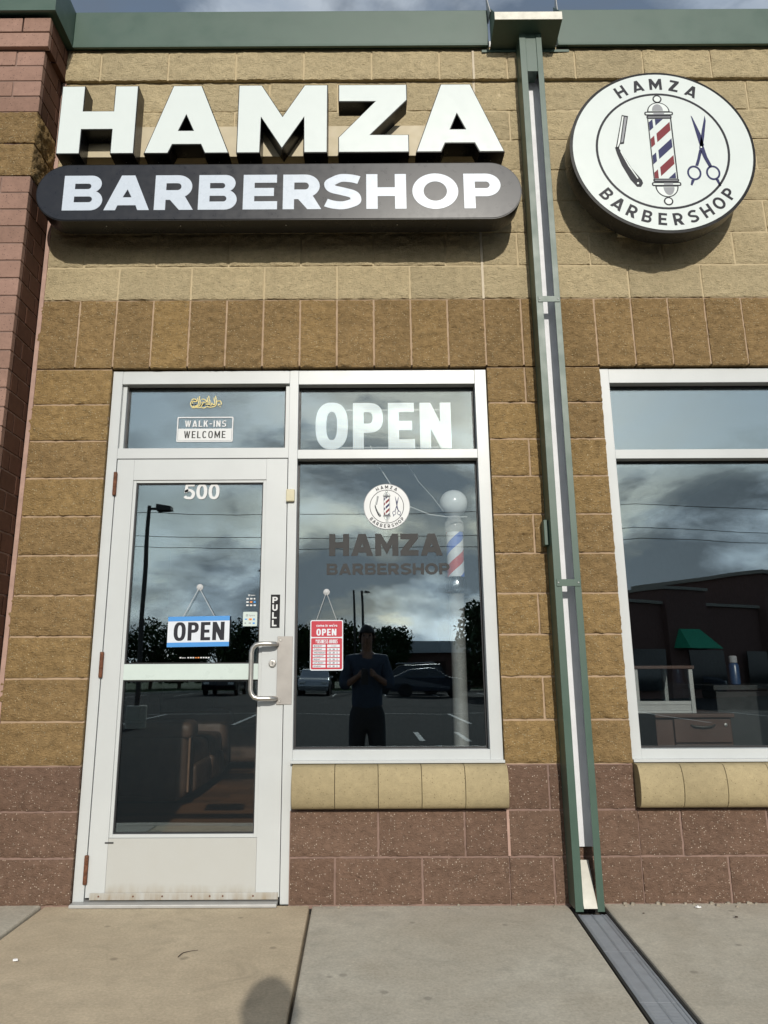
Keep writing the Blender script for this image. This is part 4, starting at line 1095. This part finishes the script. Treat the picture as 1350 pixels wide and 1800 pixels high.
# red hours board
rd = tag(empty('hours_board', (1.168, GY + .014, 1.05)), 'red business hours board hung on the window beside the door', 'sign')
RY = GY - .020; a, b, z0, z1 = 1.088, 1.254, 1.049, 1.298
cup(rd, 1.168, 1.441, GF - .0195)
E('panel', [[rrect(a, b, z0, z1, .009)]], RY, .003, 'sign_white', rd)
zs = 1.212
E('red_field', [[rrect(a + .005, b - .005, zs + .002, z1 - .005, .006)]], RY - .0006, .0005, 'sign_red', rd)
E('red_field', [[rrect(a + .005, b - .005, z0 + .006, zs - .004, .006)]], RY - .0006, .0005, 'sign_red', rd)
EL('letter', text_fit('OPEN', a + .031, b - .034, zs + .009, zs + .042, .22, .18, .13, {'O': .60, 'P': .56, 'E': .50, 'N': .62}, 2.5), RY - .0012, .0005, 'sign_white', rd)
kind(E('hours_heading', text_fit('BUSINESS HOURS', a + .028, b - .028, zs - .030, zs - .011, .17, .15, .10, {'*': .40, 'I': .17, ' ': .22}, 2.6), RY - .0012, .0005, 'sign_white', rd), 'stuff')
adopt(print_text('greeting', [("come in we're", (a + b) / 2, zs + .053, .0135, 'CENTER', .0004)], RY - .0012, 'sign_white', None), rd)
rows = []; txt = []
days = ['MONDAY', 'TUESDAY', 'WEDNESDAY', 'THURSDAY', 'FRIDAY', 'SATURDAY', 'SUNDAY']
for i, dn in enumerate(days):
    zt = zs - .036 - i * .0166
    rows += [[rect(a + .014, a + .078, zt - .0125, zt)], [rect(a + .086, b - .017, zt - .0125, zt)]]
    txt.append((dn, a + .018, zt - .0100, .0072, 'LEFT', .0002)); txt.append(('CLOSED', a + .105, zt - .0095, .0055, 'LEFT', 0) if i == 0 else ('10   30   5', a + .093, zt - .0105, .0080, 'LEFT', .0003))
EL('hours_row', rows, RY - .0011, .0004, 'sign_white', rd)
adopt(print_text('hours_print', txt, RY - .0013, 'decal_grey', None), rd)
mb = MB(); mb.tube([(1.118, RY + .004, 1.296), (1.168, RY - .002, 1.438)], .0010, 5); mb.tube([(1.221, RY + .004, 1.296), (1.168, RY - .002, 1.438)], .0010, 5); adopt(mb.build('string', 'white_cord', None), rd)
# payment stickers
ps = tag(empty('payment_decal', (.786, DG, 1.36)), 'clear decal with small white card logos upper right on the door glass', 'decal')
c1 = [[rrect(.771, .7785, 1.4195, 1.4275, .0015), rrect(.7730, .7765, 1.4215, 1.4255, .0008)[::-1]]]
for r_ in range(3):
    for c_ in range(3):
        if (r_, c_) in ((1, 1), (1, 2)): continue
        c1.append([rect(.762 + c_ * .0185, .774 + c_ * .0185 - (.004 if c_ == 2 and r_ == 0 else 0), 1.402 - r_ * .0165, 1.4095 - r_ * .0165)])
E('card_marks', c1, DG - .0010, .0008, 'decal_white', ps)
E('card_mark', [[rect(.7805, .7925, 1.3855, 1.393)]], DG - .0010, .0008, 'orange_ink', ps); E('card_mark', [[rect(.799, .8095, 1.3845, 1.394)]], DG - .0010, .0008, 'sign_blue', ps)
adopt(print_text('brand_word', [('Square', .7815, 1.4208, .0065, 'LEFT', .0002)], DG - .0010, 'decal_white', None), ps)
pw = tag(empty('payment_sticker', (.783, DG, 1.268)), 'white square payment sticker on the door glass beside the blue OPEN board', 'sticker')
E('panel', [[rrect(.7475, .8195, 1.268, 1.340, .006)]], DG - .0010, .0008, 'midrail', pw)
E('card_marks', [[rrect(.762, .772, 1.317, 1.328, .002), rrect(.765, .769, 1.320, 1.325, .001)[::-1]], [rect(.756, .764, 1.280, 1.287)], [rect(.777, .789, 1.280, 1.287)]], DG - .0014, .0003, 'logo_grey', pw)
E('card_mark', [[arc(.7815, 1.3025, .0055, .0055, 0, 360, 16)[:-1]], [arc(.7885, 1.3025, .0052, .0052, 0, 360, 16)[:-1]]], DG - .0014, .0003, 'orange_ink', pw)
E('card_mark', [[rect(.7985, .808, 1.2975, 1.307)], [rect(.757, .769, 1.300, 1.306)], [rect(.797, .808, 1.279, 1.287)]], DG - .0014, .0003, 'sign_blue', pw)
adopt(print_text('brand_word', [('Square', .776, 1.3185, .0085, 'LEFT', .0002)], DG - .0014, 'logo_grey', None), pw)
pt = tag(empty('payment_strip', (.51, DG, 1.11)), 'tiny strip of card logos low on the upper door glass', 'decal')
xs = [.4365] + [.476 + i * .0128 for i in range(9)]
E('card_marks', [[rect(x, x + (.008 if i else .0085), 1.1115, 1.1175)] for i, x in enumerate(xs) if i not in (4, 5)], DG - .0010, .0008, 'decal_white', pt)
E('card_mark', [[rect(xs[4], xs[4] + .008, 1.112, 1.1165)], [rect(xs[5], xs[5] + .008, 1.1115, 1.1175)]], DG - .0010, .0008, 'orange_ink', pt)
adopt(print_text('brand_word', [('Square', .4470, 1.1120, .0055, 'LEFT', .0002)], DG - .0010, 'decal_white', None), pt)

# ================================================================== INSIDE THE SHOP
sofa = tag(empty('recliner_sofa', (-.65, 3.6, 0)), 'brown leather recliner sofa on the wood floor seen through the door glass', 'sofa')
def sp(mb, name, mat, **k): return adopt(mb.build(name, mat, None, **k), sofa)
def puff(x0, x1, y0, y1, z0, z1, r=.07, name='cushion', mat='leather'):
    me = bpy.data.meshes.new(name); bm = bmesh.new(); bmesh.ops.create_cube(bm, size=1)
    for v in bm.verts: v.co = ((x0 + x1) / 2 + v.co.x * (x1 - x0), (y0 + y1) / 2 + v.co.y * (y1 - y0), (z0 + z1) / 2 + v.co.z * (z1 - z0))
    bmesh.ops.bevel(bm, geom=bm.edges[:], offset=r, segments=4, profile=.6, affect='EDGES')
    bmesh.ops.subdivide_edges(bm, edges=bm.edges[:], cuts=1)
    for v in bm.verts:
        n_ = noise.fractal(v.co * 5, 1, 2, 3); v.co += v.normal * n_ * .018
    bm.to_mesh(me); bm.free(); o = link(name, me, mat, None, True); return adopt(o, sofa)
sp(MB().box(-1.05, -.12, 2.62, 4.62, .05, .30), 'base', 'leather', bevel=.03)
for i in range(2):
    y0 = 2.90 + i * .73
    puff(-.80, -.08, y0, y0 + .70, .26, .48, .08, 'seat_cushion')
    puff(-1.10, -.72, y0, y0 + .70, .42, .86, .13, 'back_cushion'); puff(-1.10, -.70, y0 + .02, y0 + .68, .80, 1.02, .10, 'headrest')
    puff(-.16, -.05, y0 + .03, y0 + .67, .07, .30, .05, 'footrest')
for y in (2.60, 4.38): puff(-1.05, -.06, y, y + .28, .06, .60, .11, 'armrest'); puff(-.98, -.03, y - .01, y + .29, .52, .66, .065, 'arm_pad')
sp(MB().box(-.062, -.045, 2.63, 2.66, .12, .55), 'arm_trim', 'leather_trim', bevel=.006)
ch_ = tag(empty('armchair', (.02, 5.3, 0)), 'brown armchair beyond the end of the sofa seen through the door glass', 'armchair')
def cpuff(*a, **k):
    o = puff(*a, **k); o.parent = ch_; o.matrix_parent_inverse = Matrix.Translation(-Vector(ch_.location)); return o
cpuff(-.45, .35, 5.0, 5.8, .08, .46, .09, 'seat'); cpuff(-.45, .35, 5.62, 5.98, .40, 1.02, .12, 'backrest', 'leather'); cpuff(-.50, -.28, 5.0, 5.8, .10, .64, .09, 'armrest'); cpuff(.20, .42, 5.0, 5.8, .10, .64, .09, 'armrest')
bp = tag(empty('barber_pole_lamp', (1.864, .315, 0)), 'floor standing barber pole with red and blue stripes and white globe inside the window', 'lamp')
def bpp(prof, name, mat, n=28, smooth=True):
    prof = [(r_ * .955, 1.036 + (z_ - 1.036) * .955 if z_ > 1 else z_) for r_, z_ in prof]
    mb = MB(); mb.lathe(prof, (0, 0, 0), n); o = mb.build(name, mat, bp, smooth); return o
bpp([(.095, 0), (.095, .02), (.08, .045), (.05, .06), (.042, .08), (.042, 1.46), (.05, 1.47)], 'stand', 'galvanised')
bpp([(.05, 1.475), (.062, 1.49), (.062, 1.53), (.056, 1.55), (.05, 1.565)], 'lower_cap', 'chrome')
bpp([(.0498, 1.566), (.0498, 1.824)], 'striped_cylinder', 'barber_stripes')
bpp([(.0525, 1.825), (.056, 1.84), (.056, 1.88), (.044, 1.895), (.036, 1.92)], 'upper_cap', 'clear_plastic')
bpp([(.03, 1.921)] + [(.082 * math.sin(R(a)), 1.998 - .082 * math.cos(R(a))) for a in range(24, 180, 12)] + [(.002, 2.0798)], 'globe', 'globe_white')
cab = tag(empty('drawer_pedestal', (3.22, .62, 0)), 'brown wooden drawer pedestal behind the right hand window', 'cabinet')
def cb(mb, name, mat, **k): return adopt(mb.build(name, mat, None, **k), cab)
cb(MB().box(2.96, 3.375, .53, 1.02, .0, .790), 'carcass', 'cabinet_wood', bevel=.003); cb(MB().box(2.95, 3.385, .50, 1.03, .7905, .812), 'top', 'cabinet_wood', bevel=.004)
for z0, z1 in ((.66, .782), (.36, .652), (.05, .352)):
    dr_ = cb(MB().box(3.055, 3.365, .512, .5295, z0, z1), 'drawer', 'cabinet_wood', bevel=.003)
    mb = MB(); zc = z1 - .030
    mb.tube([(3.145, .5115, zc), (3.16, .498, zc - .006), (3.21, .492, zc - .010), (3.26, .498, zc - .006), (3.275, .5115, zc)], .0055, 8); mb.build('drawer_handle', 'pole_metal', dr_, True)
mb = MB(); mb.lathe([(.009, 0), (.009, -.004), (.002, -.005)], (3.335, .5118, .752), 14, 'y'); cb(mb, 'lock', 'steel')
cs_ = tag(empty('display_case', (3.04, .70, .813)), 'small aluminium framed glass display case standing on the wooden pedestal', 'display case')
def dc(mb, name, mat, **k): return adopt(mb.build(name, mat, None, **k), cs_)
mb = MB()
for x in (2.86, 3.165):
    for y in (.52, .90): mb.box(x, x + .022, y, y + .022, .8135, 1.05)
mb.box(2.882, 3.165, .523, .539, .858, .878); mb.box(2.882, 3.165, .523, .539, .8135, .828); mb.box(2.882, 3.165, .903, .919, .8135, .83)
dc(mb, 'frame', 'galvanised', bevel=.001); dc(MB().box(2.85, 3.195, .51, .93, 1.051, 1.068), 'top', 'cabinet_wood', bevel=.002)
dc(MB().box(2.883, 3.164, .530, .533, .879, 1.050), 'front_glass', 'glass'); dc(MB().box(2.883, 3.164, .527, .537, .829, .857), 'drawer', 'galvanised')
ct = tag(empty('shop_counter', (3.95, 1.3, 0)), 'dark counter behind the drawer pedestal in the right hand window', 'counter')
def cc(mb, name, mat, **k): return adopt(mb.build(name, mat, None, **k), ct)
cc(MB().box(3.45, 4.6, .85, 1.35, .0, .925), 'cupboard', 'dark_counter', bevel=.004); cc(MB().box(3.43, 4.62, .83, 1.37, .926, .956), 'worktop', 'dark_counter', bevel=.004)
bt = tag(empty('spray_bottle', (3.62, .95, .957)), 'blue bottle with a grey cap standing on the dark counter', 'bottle')
mb = MB(); mb.lathe([(.026, .0), (.030, .004), (.030, .115), (.022, .128)], (0, 0, 0), 20); mb.build('body', 'bottle_blue', bt, True)
mb = MB(); mb.lathe([(.021, .129), (.024, .132), (.024, .165), (.018, .172)], (0, 0, 0), 20); mb.build('cap', 'logo_grey', bt, True)

# ================================================================== ACROSS THE LOT (seen in the glass)
def wheel(mbroot, x, y, z, r, root):
    mb = MB(); mb.lathe([(r * .62, -.10), (r * .95, -.105), (r, -.08), (r, .08), (r * .95, .105), (r * .62, .10)], (0, 0, 0), 24, 'y'); w = mb.build('wheel', 'tyre', root, True); w.location = (x, y, z)
    mb = MB(); s_ = 1
    mb.lathe([(r * .61, -.095), (r * .58, -.09), (r * .2, -.075), (r * .05, -.085), (r * .05, .085), (r * .2, .075), (r * .58, .09), (r * .61, .095)], (0, 0, 0), 16, 'y'); mb.build('rim', 'paint_silver', w, True)
def car(name, label, loc, rz, prof, belt, glass, wd, paintm, wb, wr, rack=False, group=None):
    root = tag(empty(name, loc, rz), label, 'car', group)
    hw = wd / 2
    def half(z): return hw * (1.0 if z < .95 else 1.0 - (z - .95) * .26)
    mb = MB(); n = len(prof)
    mb.rings([[(x, -half(z) * (.94 if z < .3 else 1), z) for x, z in prof], [(x, half(z) * (.94 if z < .3 else 1), z) for x, z in prof]])
    body = mb.build('body', paintm, root, bevel=.05, seg=3)
    for sd in (-1, 1):
        for g in glass:
            mb = MB(); o1 = [(x, sd * (half(z) + .004), z) for x, z in g]; o2 = [(x, sd * (half(z) - .01), z) for x, z in g]
            mb.rings([o1, o2]); mb.build('side_window', 'car_glass', root)
        for x in wb:
            mb = MB(); mb.lathe([(wr * 1.13, -.012), (wr * 1.13, .012)], (x, sd * (hw - .0), wr), 24, 'y'); mb.build('wheel_arch', 'tyre', root)
            wheel(None, x, sd * (hw - .07), wr, wr, root)
    L = max(p[0] for p in prof); B = min(p[0] for p in prof)
    for sd in (-1, 1):
        MB().box(L - .16, L + .005, sd * (hw - .28) - .16, sd * (hw - .28) + .16, .66, .80).build('headlight', 'lamp_lens', root, bevel=.03)
        MB().box(B - .005, B + .12, sd * (hw - .20) - .13, sd * (hw - .20) + .13, .78, .95).build('tail_light', 'tail_red', root, bevel=.03)
        MB().box(.78, .92, sd * (hw + .10) - .09, sd * (hw + .10) + .09, .98, 1.12).build('mirror', paintm, root, bevel=.03)
    if rack:
        mb = MB()
        for sd in (-1, 1): mb.tube([(-1.7, sd * .55, 1.83), (-1.6, sd * .55, 1.90), (.5, sd * .55, 1.90), (.6, sd * .55, 1.83)], .018, 8)
        mb.build('roof_rack', 'chrome', root, True)
    return root
P1 = [(-2.2, .28), (2.2, .28), (2.28, .55), (2.18, .80), (1.95, .92), (1.0, 1.02), (.95, 1.04), (.25, 1.48), (-.1, 1.53), (-1.1, 1.50), (-1.85, 1.12), (-2.2, 1.05), (-2.28, .70)]
G1 = [[(.80, 1.06), (.24, 1.41), (-.02, 1.44), (-.02, 1.05)], [(-.10, 1.05), (-.10, 1.44), (-1.02, 1.42), (-1.60, 1.10)]]
P2 = [(-2.35, .35), (2.35, .35), (2.42, .62), (2.36, .95), (2.1, 1.06), (1.15, 1.15), (1.1, 1.17), (.45, 1.74), (.1, 1.80), (-2.1, 1.78), (-2.36, 1.15), (-2.42, .75)]
G2 = [[(.95, 1.19), (.45, 1.65), (.12, 1.69), (.12, 1.18)], [(.04, 1.18), (.04, 1.69), (-.85, 1.69), (-.85, 1.18)], [(-.93, 1.18), (-.93, 1.69), (-2.0, 1.66), (-2.18, 1.20)]]
car('parked_car', 'slate blue crossover parked across the lot, mirrored in the big window', (5.0, -40.5, LOT), 0, P1, 1.0, G1, 1.82, 'paint_slate', (1.4, -1.38), .34)
car('parked_car', 'tall black vehicle with a roof rack parked behind the slate blue crossover', (4.0, -46.0, LOT), math.pi, P2, 1.1, G2, 1.95, 'paint_black', (1.5, -1.5), .39, True)
car('parked_car', 'silver car parked at the left of the slate blue crossover, mirrored in the glass', (-1.6, -44.0, LOT), math.pi / 2, P1, 1.0, G1, 1.82, 'paint_silver', (1.4, -1.38), .34)
car('parked_car', 'black car parked across the lot, mirrored in the door glass', (-7.0, -44.0, LOT), math.pi / 2, P2, 1.1, G2, 1.95, 'paint_black', (1.5, -1.5), .39)
car('parked_car', 'slate car parked far right of the lot, mirrored in the right hand window', (17.0, -36.0, LOT), .3, P1, 1.0, G1, 1.82, 'paint_slate', (1.4, -1.38), .34)

def lamp_post(name, label, x, y, h, heads, r=.075):
    root = tag(empty(name, (x, y, LOT)), label, 'lamp post')
    mb = MB(); mb.lathe([(.26, 0), (.26, .5), (.24, .52)], (0, 0, 0), 16); mb.build('base', 'concrete_grey', root, True)
    mb = MB(); mb.tube([(0, 0, .5), (0, 0, h)], [r * 1.15, r * .85], 10); mb.build('pole', 'pole_metal', root, True)
    for sx in heads:
        mb = MB(); mb.box(min(0, sx * .25), max(0, sx * .25), -.03, .03, h - .12, h - .06); mb.hexa([(sx * .22, -.17, h - .16), (sx * .58, -.13, h - .14), (sx * .58, .13, h - .14), (sx * .22, .17, h - .16), (sx * .22, -.17, h + .02), (sx * .58, -.13, h - .04), (sx * .58, .13, h - .04), (sx * .22, .17, h + .02)])
        mb.build('lamp_head', 'pole_metal', root)
lamp_post('lamp_post', 'near dark lamp post mirrored in the door glass', -4.15, -15.3, 5.45, (1,), .058)
lamp_post('lamp_post', 'far dark lamp post mirrored in the big window above the trees', 1.2, -52.5, 7.1, (1,), .10)
lamp_post('lamp_post', 'far slim lamp post left of its twin in the big window', .55, -57.0, 7.6, (), .09)
# utility poles and lines
upx = [-42, -6.2, 38]
for x, nm in zip(upx, ('utility pole with crossarm far left of the lot', 'utility pole with crossarm mirrored at the right of the door glass', 'utility pole with crossarm far right of the lot')):
    root = tag(empty('utility_pole', (x, -58 if x < 0 else -54, LOT)), nm, 'utility pole')
    mb = MB(); mb.tube([(0, 0, 0), (0, 0, 10.4)], [.16, .11], 10); mb.build('post', 'pole_wood', root, True)
    MB().box(-.9, .9, -.06, .06, 9.2, 9.34).build('crossarm', 'pole_wood', root)
for k, (z, dy) in enumerate(((11.9, 0), (10.35, .4), (9.45, -.6))):
    w = tag(empty('power_line', (-80, -48 - dy, z)), ('top', 'middle', 'lowest')[k] + ' of the three power lines mirrored across the window glass', 'power line')
    mb = MB()
    pts = [(x, -48 - dy + x * .02, z + .006 * ((x + 20) % 40 - 20) ** 2 * .25 - .3) for x in range(-80, 81, 4)]
    mb.tube(pts, .022, 5); adopt(mb.build('cable', 'wire', None), w)

def tree(label, x, y, h, r, seed, n=2600, mat='leaf', low=.16):
    root = tag(empty('tree', (x, y, LOT)), label, 'tree', 'trees beyond the car park')
    rg = random.Random(seed); mb = MB()
    mb.tube([(0, 0, 0), (.05, 0, h * .3), (-.05, .05, h * .6), (0, 0, h * .85)], [.16, .13, .08, .03], 8)
    cl = []
    for i in range(16):
        a = rg.uniform(0, 6.28); z = h * rg.uniform(low, .92); rr = r * rg.uniform(.25, .9) * (1 - .5 * abs(z / h - .5))
        c = Vector((math.cos(a) * rr, math.sin(a) * rr, z)); cl.append((c, rg.uniform(.28, .5) * r))
        mb.tube([(0, 0, z * .65), c * .6 + Vector((0, 0, z * .35)), c], [.06, .035, .012], 5)
    mb.build('trunk', 'bark', root, True)
    V, F = [], []
    for i in range(n):
        c, cr = cl[rg.randrange(len(cl))]
        dv = Vector((rg.gauss(0, 1), rg.gauss(0, 1), rg.gauss(0, 1))).normalized() * cr * rg.random() ** .4 * Vector((1, 1, .8)).length / 1.6
        p = c + dv
        if p.z < h * .12: continue
        s_ = rg.uniform(.09, .20); u = Vector((rg.gauss(0, 1), rg.gauss(0, 1), rg.gauss(0, 1))).normalized(); v = u.orthogonal().normalized()
        b = len(V); V += [tuple(p + u * s_), tuple(p + v * s_ * .55), tuple(p - u * s_), tuple(p - v * s_ * .55)]; F.append((b, b + 1, b + 2, b + 3))
    me = bpy.data.meshes.new('crown'); me.from_pydata(V, [], F); link('crown', me, mat, root)
TR = [(-20, -60, 4.6, 2.4), (-16.5, -62, 5.0, 2.6), (-13.6, -60, 4.2, 2.2), (-10.6, -61, 4.9, 2.4), (-7.6, -60, 4.4, 2.2), (-4.2, -62, 4.6, 2.4), (-1.2, -60, 4.6, 2.2), (1.6, -60, 4.4, 2.2), (3.8, -58, 4.4, 1.9), (-25, -62, 5.2, 2.8), (8.3, -39, 4.4, 1.7), (13.5, -60, 5.0, 2.5), (-30, -60, 5.0, 2.7)]
TL = ['broad tree', 'tall round tree', 'low spreading tree', 'full tree', 'low round tree', 'leafy tree', 'bushy tree', 'small round tree', 'young tree', 'big broad tree', 'slim loose tree', 'tall full tree', 'wide tree']
TP = ['second from the left end of the tree row', 'near the left end of the tree row', 'left of the utility pole', 'in the row, just left of the pole', 'beside the utility pole', 'right of the utility pole', 'behind the silver car', 'behind the far lamp posts', 'left of the long white building', 'in the row, near its left end', 'standing alone at the edge of the lot near the big window', 'in front of the long white building', 'at the left end of the tree row']
for i, (x, y, h, r) in enumerate(TR): tree('%s %s' % (TL[i], TP[i]), x, y, h * 1.08, r * 1.18, 40 + i, 4600, 'leaf' if i % 2 else 'leaf_deep')
# low white building behind
wb_ = tag(empty('low_building', (7, -66, LOT)), 'long low white building behind the parked cars, mirrored in the big window', 'building')
MB().box(-5.5, 5.0, -4, 4, 0, 2.9).build('wall', 'far_brick', wb_); MB().box(-5.9, 5.4, -4.4, 4.4, 2.905, 3.85).build('roof_band', 'far_white', wb_)
for i in range(6): MB().box(-4.8 + i * 1.65, -3.8 + i * 1.65, 4.001, 4.04, .9, 2.2).build('window', 'car_glass', wb_)
# brick wing with the green awning
wg = tag(empty('brick_wing', (27, -40, LOT)), 'dark brick shop wing with stepped roofline and green awning, mirrored in the right window', 'building')
wg.rotation_euler = (0, 0, R(-28))
def wp(mb, name, mat, **k): return mb.build(name, mat, wg, **k)
wp(MB().box(-16, 10, -8, 0, 0, 4.5), 'wall', 'far_brick')
wp(MB().box(-5.2, 4.0, -8.1, .5, 0, 6.3), 'tower', 'far_brick'); wp(MB().box(-5.4, 4.2, -8.3, .7, 6.305, 6.5), 'cornice', 'far_trim')
wp(MB().box(-12.5, -9.6, -8.05, .3, 0, 5.2), 'tower', 'far_brick'); wp(MB().box(-12.6, -9.5, -8.1, .4, 5.205, 5.35), 'cornice', 'far_trim'); wp(MB().box(-16.1, 10.1, -8.2, .15, 4.505, 4.65), 'cornice', 'far_trim')
for i in range(6): wp(MB().box(-15.4 + i * 4.2, -12.9 + i * 4.2, .501 if -5.2 < -14 + i * 4.2 < 3 else .31, .56 if -5.2 < -14 + i * 4.2 < 3 else .36, .4, 2.3), 'window', 'car_glass')
for x0, x1, y in ((-3.4, 1.2, .51), (-12.2, -9.9, .31)):
    wp(MB().hexa([(x0, y, 2.35), (x1, y, 2.35), (x1, y + 1.0, 2.35), (x0, y + 1.0, 2.35), (x0 + .5, y, 3.3), (x1 - .5, y, 3.3), (x1 - .5, y + .1, 3.3), (x0 + .5, y + .1, 3.3)]), 'awning', 'awning_green')

# ================================================================== THE PHOTOGRAPHER
PXc, PYc = 1.385, -4.16
pp = tag(empty('person', (PXc, PYc, LOT)), 'person in dark blue shirt holding up a phone, mirrored in the big window', 'person')
def skin(name, verts, edges, radii, mat, root=0, sub=2):
    me = bpy.data.meshes.new(name); me.from_pydata(verts, edges, []); me.materials.append(M[mat])
    o = bpy.data.objects.new(name, me); COL.objects.link(o)
    md = o.modifiers.new('skin', 'SKIN'); md.use_smooth_shade = True
    for i, v in enumerate(me.skin_vertices[0].data):
        r_ = radii[i]; v.radius = r_ if isinstance(r_, tuple) else (r_, r_); v.use_root = (i == root)
    sb = o.modifiers.new('subdivision', 'SUBSURF'); sb.levels = sub; sb.render_levels = sub
    o.parent = pp; return o
ph = (CAM.z - LOT) / 1.045                               # height of the phone over the ground
fy = CAM.y - .035 - PYc                        # phone plane, in the person's frame
V_, E_, Rr_ = [], [], []
def jv(p, r_, link_to=None):
    V_.append(p); Rr_.append(r_)
    if link_to is not None: E_.append((link_to, len(V_) - 1))
    return len(V_) - 1
pel = jv((0, 0, .86), (.15, .11)); wst = jv((0, .0, 1.02), (.135, .095), pel); chs = jv((0, .0, 1.20), (.16, .105), wst); upc = jv((0, -.01, 1.33), (.12, .085), chs)
nck = jv((0, .0, 1.41), .052, upc); h0 = jv((0, .015, 1.48), (.062, .072), nck); h1 = jv((0, .02, 1.56), (.066, .084), h0); h2 = jv((0, .005, 1.605), (.054, .068), h1); jv((0, .0, 1.640), (.026, .032), h2)
for s_ in (-1, 1):
    sh_ = jv((s_ * .165, -.01, 1.32), .060, upc); el = jv((s_ * .225, .05, 1.08), .044, sh_); wr_ = jv((s_ * .085, fy - .09, ph - .03), .027, el); pm_ = jv((s_ * .062, fy - .035, ph + .0), (.018, .034), wr_)
    for k, (dz, l) in enumerate(((.028, .050), (.010, .055), (-.008, .052), (-.026, .042))):
        f1 = jv((s_ * .050, fy - .018, ph + dz), .0085, pm_); f2 = jv((s_ * .040 - s_ * l * .3, fy - .014, ph + dz * .9), .0075, f1)
    t1 = jv((s_ * .052, fy - .052, ph + .030), .0105, pm_); jv((s_ * .026, fy - .050, ph + .040), .0085, t1)
    hp_ = jv((s_ * .09, 0, .80), (.095, .10), pel); kn = jv((s_ * .105, .03, .46), .060, hp_); an = jv((s_ * .11, -.01, .09), .040, kn); jv((s_ * .12, .13, .035), (.042, .032), an)
pp.scale = (1.03, 1.0, 1.045)
body = skin('body', V_, E_, Rr_, 'skin', pel)
tv = [(0, 0, .78), (0, 0, 1.02), (0, 0, 1.20), (0, -.01, 1.335), (0, 0, 1.39)]; te = [(0, 1), (1, 2), (2, 3), (3, 4)]; tr_ = [(.192, .145), (.160, .118), (.182, .125), (.128, .095), (.066, .064)]
for s_ in (-1, 1):
    b0 = len(tv); tv += [(s_ * .170, -.01, 1.325), (s_ * .228, .045, 1.10), (s_ * .205, .10, 1.07)]; te += [(3, b0), (b0, b0 + 1), (b0 + 1, b0 + 2)]; tr_ += [.076, .066, .060]
skin('shirt', tv, te, tr_, 'shirt', 0)
tv = [(0, 0, .98), (0, 0, .80)]; te = [(0, 1)]; tr_ = [(.168, .125), (.165, .125)]
for s_ in (-1, 1):
    b0 = len(tv); tv += [(s_ * .092, 0, .70), (s_ * .108, .03, .46), (s_ * .112, -.01, .10)]; te += [(1, b0), (b0, b0 + 1), (b0 + 1, b0 + 2)]; tr_ += [(.105, .11), .082, .066]
skin('trousers', tv, te, tr_, 'trousers', 0)
bm = bmesh.new(); bmesh.ops.create_icosphere(bm, subdivisions=4, radius=1.0)
for v in bm.verts: v.co = (v.co.x * .086, v.co.y * .108 - .008, v.co.z * .118 + 1.562)
bmesh.ops.delete(bm, geom=[f for f in bm.faces if f.calc_center_median().z < 1.595 - max(0, .035 - f.calc_center_median().y) * 1.6], context='FACES')
me = bpy.data.meshes.new('hair'); bm.to_mesh(me); bm.free(); ho = link('hair', me, 'hair', pp, True)
sd_ = ho.modifiers.new('solidify', 'SOLIDIFY'); sd_.thickness = .014
for s_ in (-1, 1):
    skin('shoe', [(s_ * .112, -.05, .045), (s_ * .116, .06, .045), (s_ * .122, .165, .035)], [(0, 1), (1, 2)], [(.045, .045), (.047, .042), (.042, .032)], 'shoe', 1)
    mb = MB(); mb.lathe([(.004, -.012), (.016, -.004), (.016, .004), (.004, .012)], (s_ * .081, .0, 1.555), 10, 'x'); mb.build('ear', 'skin', pp, True)
    mb = MB(); mb.lathe([(.002, -.010), (.009, -.006), (.011, 0), (.009, .006), (.002, .010)], (s_ * .032, .098, 1.565), 10); mb.build('eye', 'decal_black', pp, True)
mb = MB(); mb.tube([(0, .098, 1.57), (0, .122, 1.535), (0, .104, 1.525)], [.010, .014, .008], 8); mb.build('nose', 'skin', pp, True)
mb = MB(); mb.tube([(-.026, .094, 1.497), (0, .104, 1.495), (.026, .094, 1.497)], [.004, .007, .004], 8); mb.build('mouth', 'leather_trim', pp, True)
phn = tag(empty('phone', (CAM.x, CAM.y - .035, CAM.z - .10)), 'black phone held up by the person mirrored in the window', 'phone')
mb = MB().box(CAM.x - .036, CAM.x + .036, CAM.y - .040, CAM.y - .031, CAM.z - .115, CAM.z + .040); adopt(mb.build('case', 'phone', None, bevel=.004), phn)

# ================================================================== SMALL THINGS ON THE GROUND
lt = tag(link('litter_scrap', bpy.data.meshes.new('litter_scrap'), 'litter'), 'small white scrap on the walk at the foot of the wall', 'litter')
bpy.data.objects.remove(lt)
def scrap(name, label, x, y, s_, mat='litter', cat='litter'):
    mb = MB(); rg = random.Random(int(x * 100) + 3); n = 9
    ring = [(x + math.cos(2 * math.pi * i / n) * s_ * rg.uniform(.6, 1.2), y + math.sin(2 * math.pi * i / n) * s_ * .6 * rg.uniform(.6, 1.2)) for i in range(n)]
    mb.rings([[(a, b, .007) for a, b in ring], [(a * .9 + x * .1, b * .9 + y * .1, .007 + s_ * rg.uniform(.25, .5)) for a, b in ring]])
    tag(mb.build(name, mat), label, cat)
scrap('litter_scrap', 'small white scrap lying at the foot of the wall right of the downspout', 2.855, -.075, .013)
scrap('litter_scrap', 'small white scrap lying on the slab left of the door', .06, -.70, .012)
scrap('leaf_bit', 'dark leaf bit on the walk right of the drain, nearer the window', 2.96, -.22, .008, 'twig', 'leaf')
scrap('leaf_bit', 'dark leaf bit close beside the drain grating', 2.58, -.16, .006, 'twig', 'leaf')
mb = MB(); mb.tube([(.655, -.66, .004), (.660, -.635, .005), (.664, -.615, .004), (.690, -.595, .004), (.715, -.585, .003)], [.0016, .002, .0016, .0009, .0006], 6)
tag(mb.build('twig', 'twig'), 'small dark twig lying on the slab before the door', 'twig')
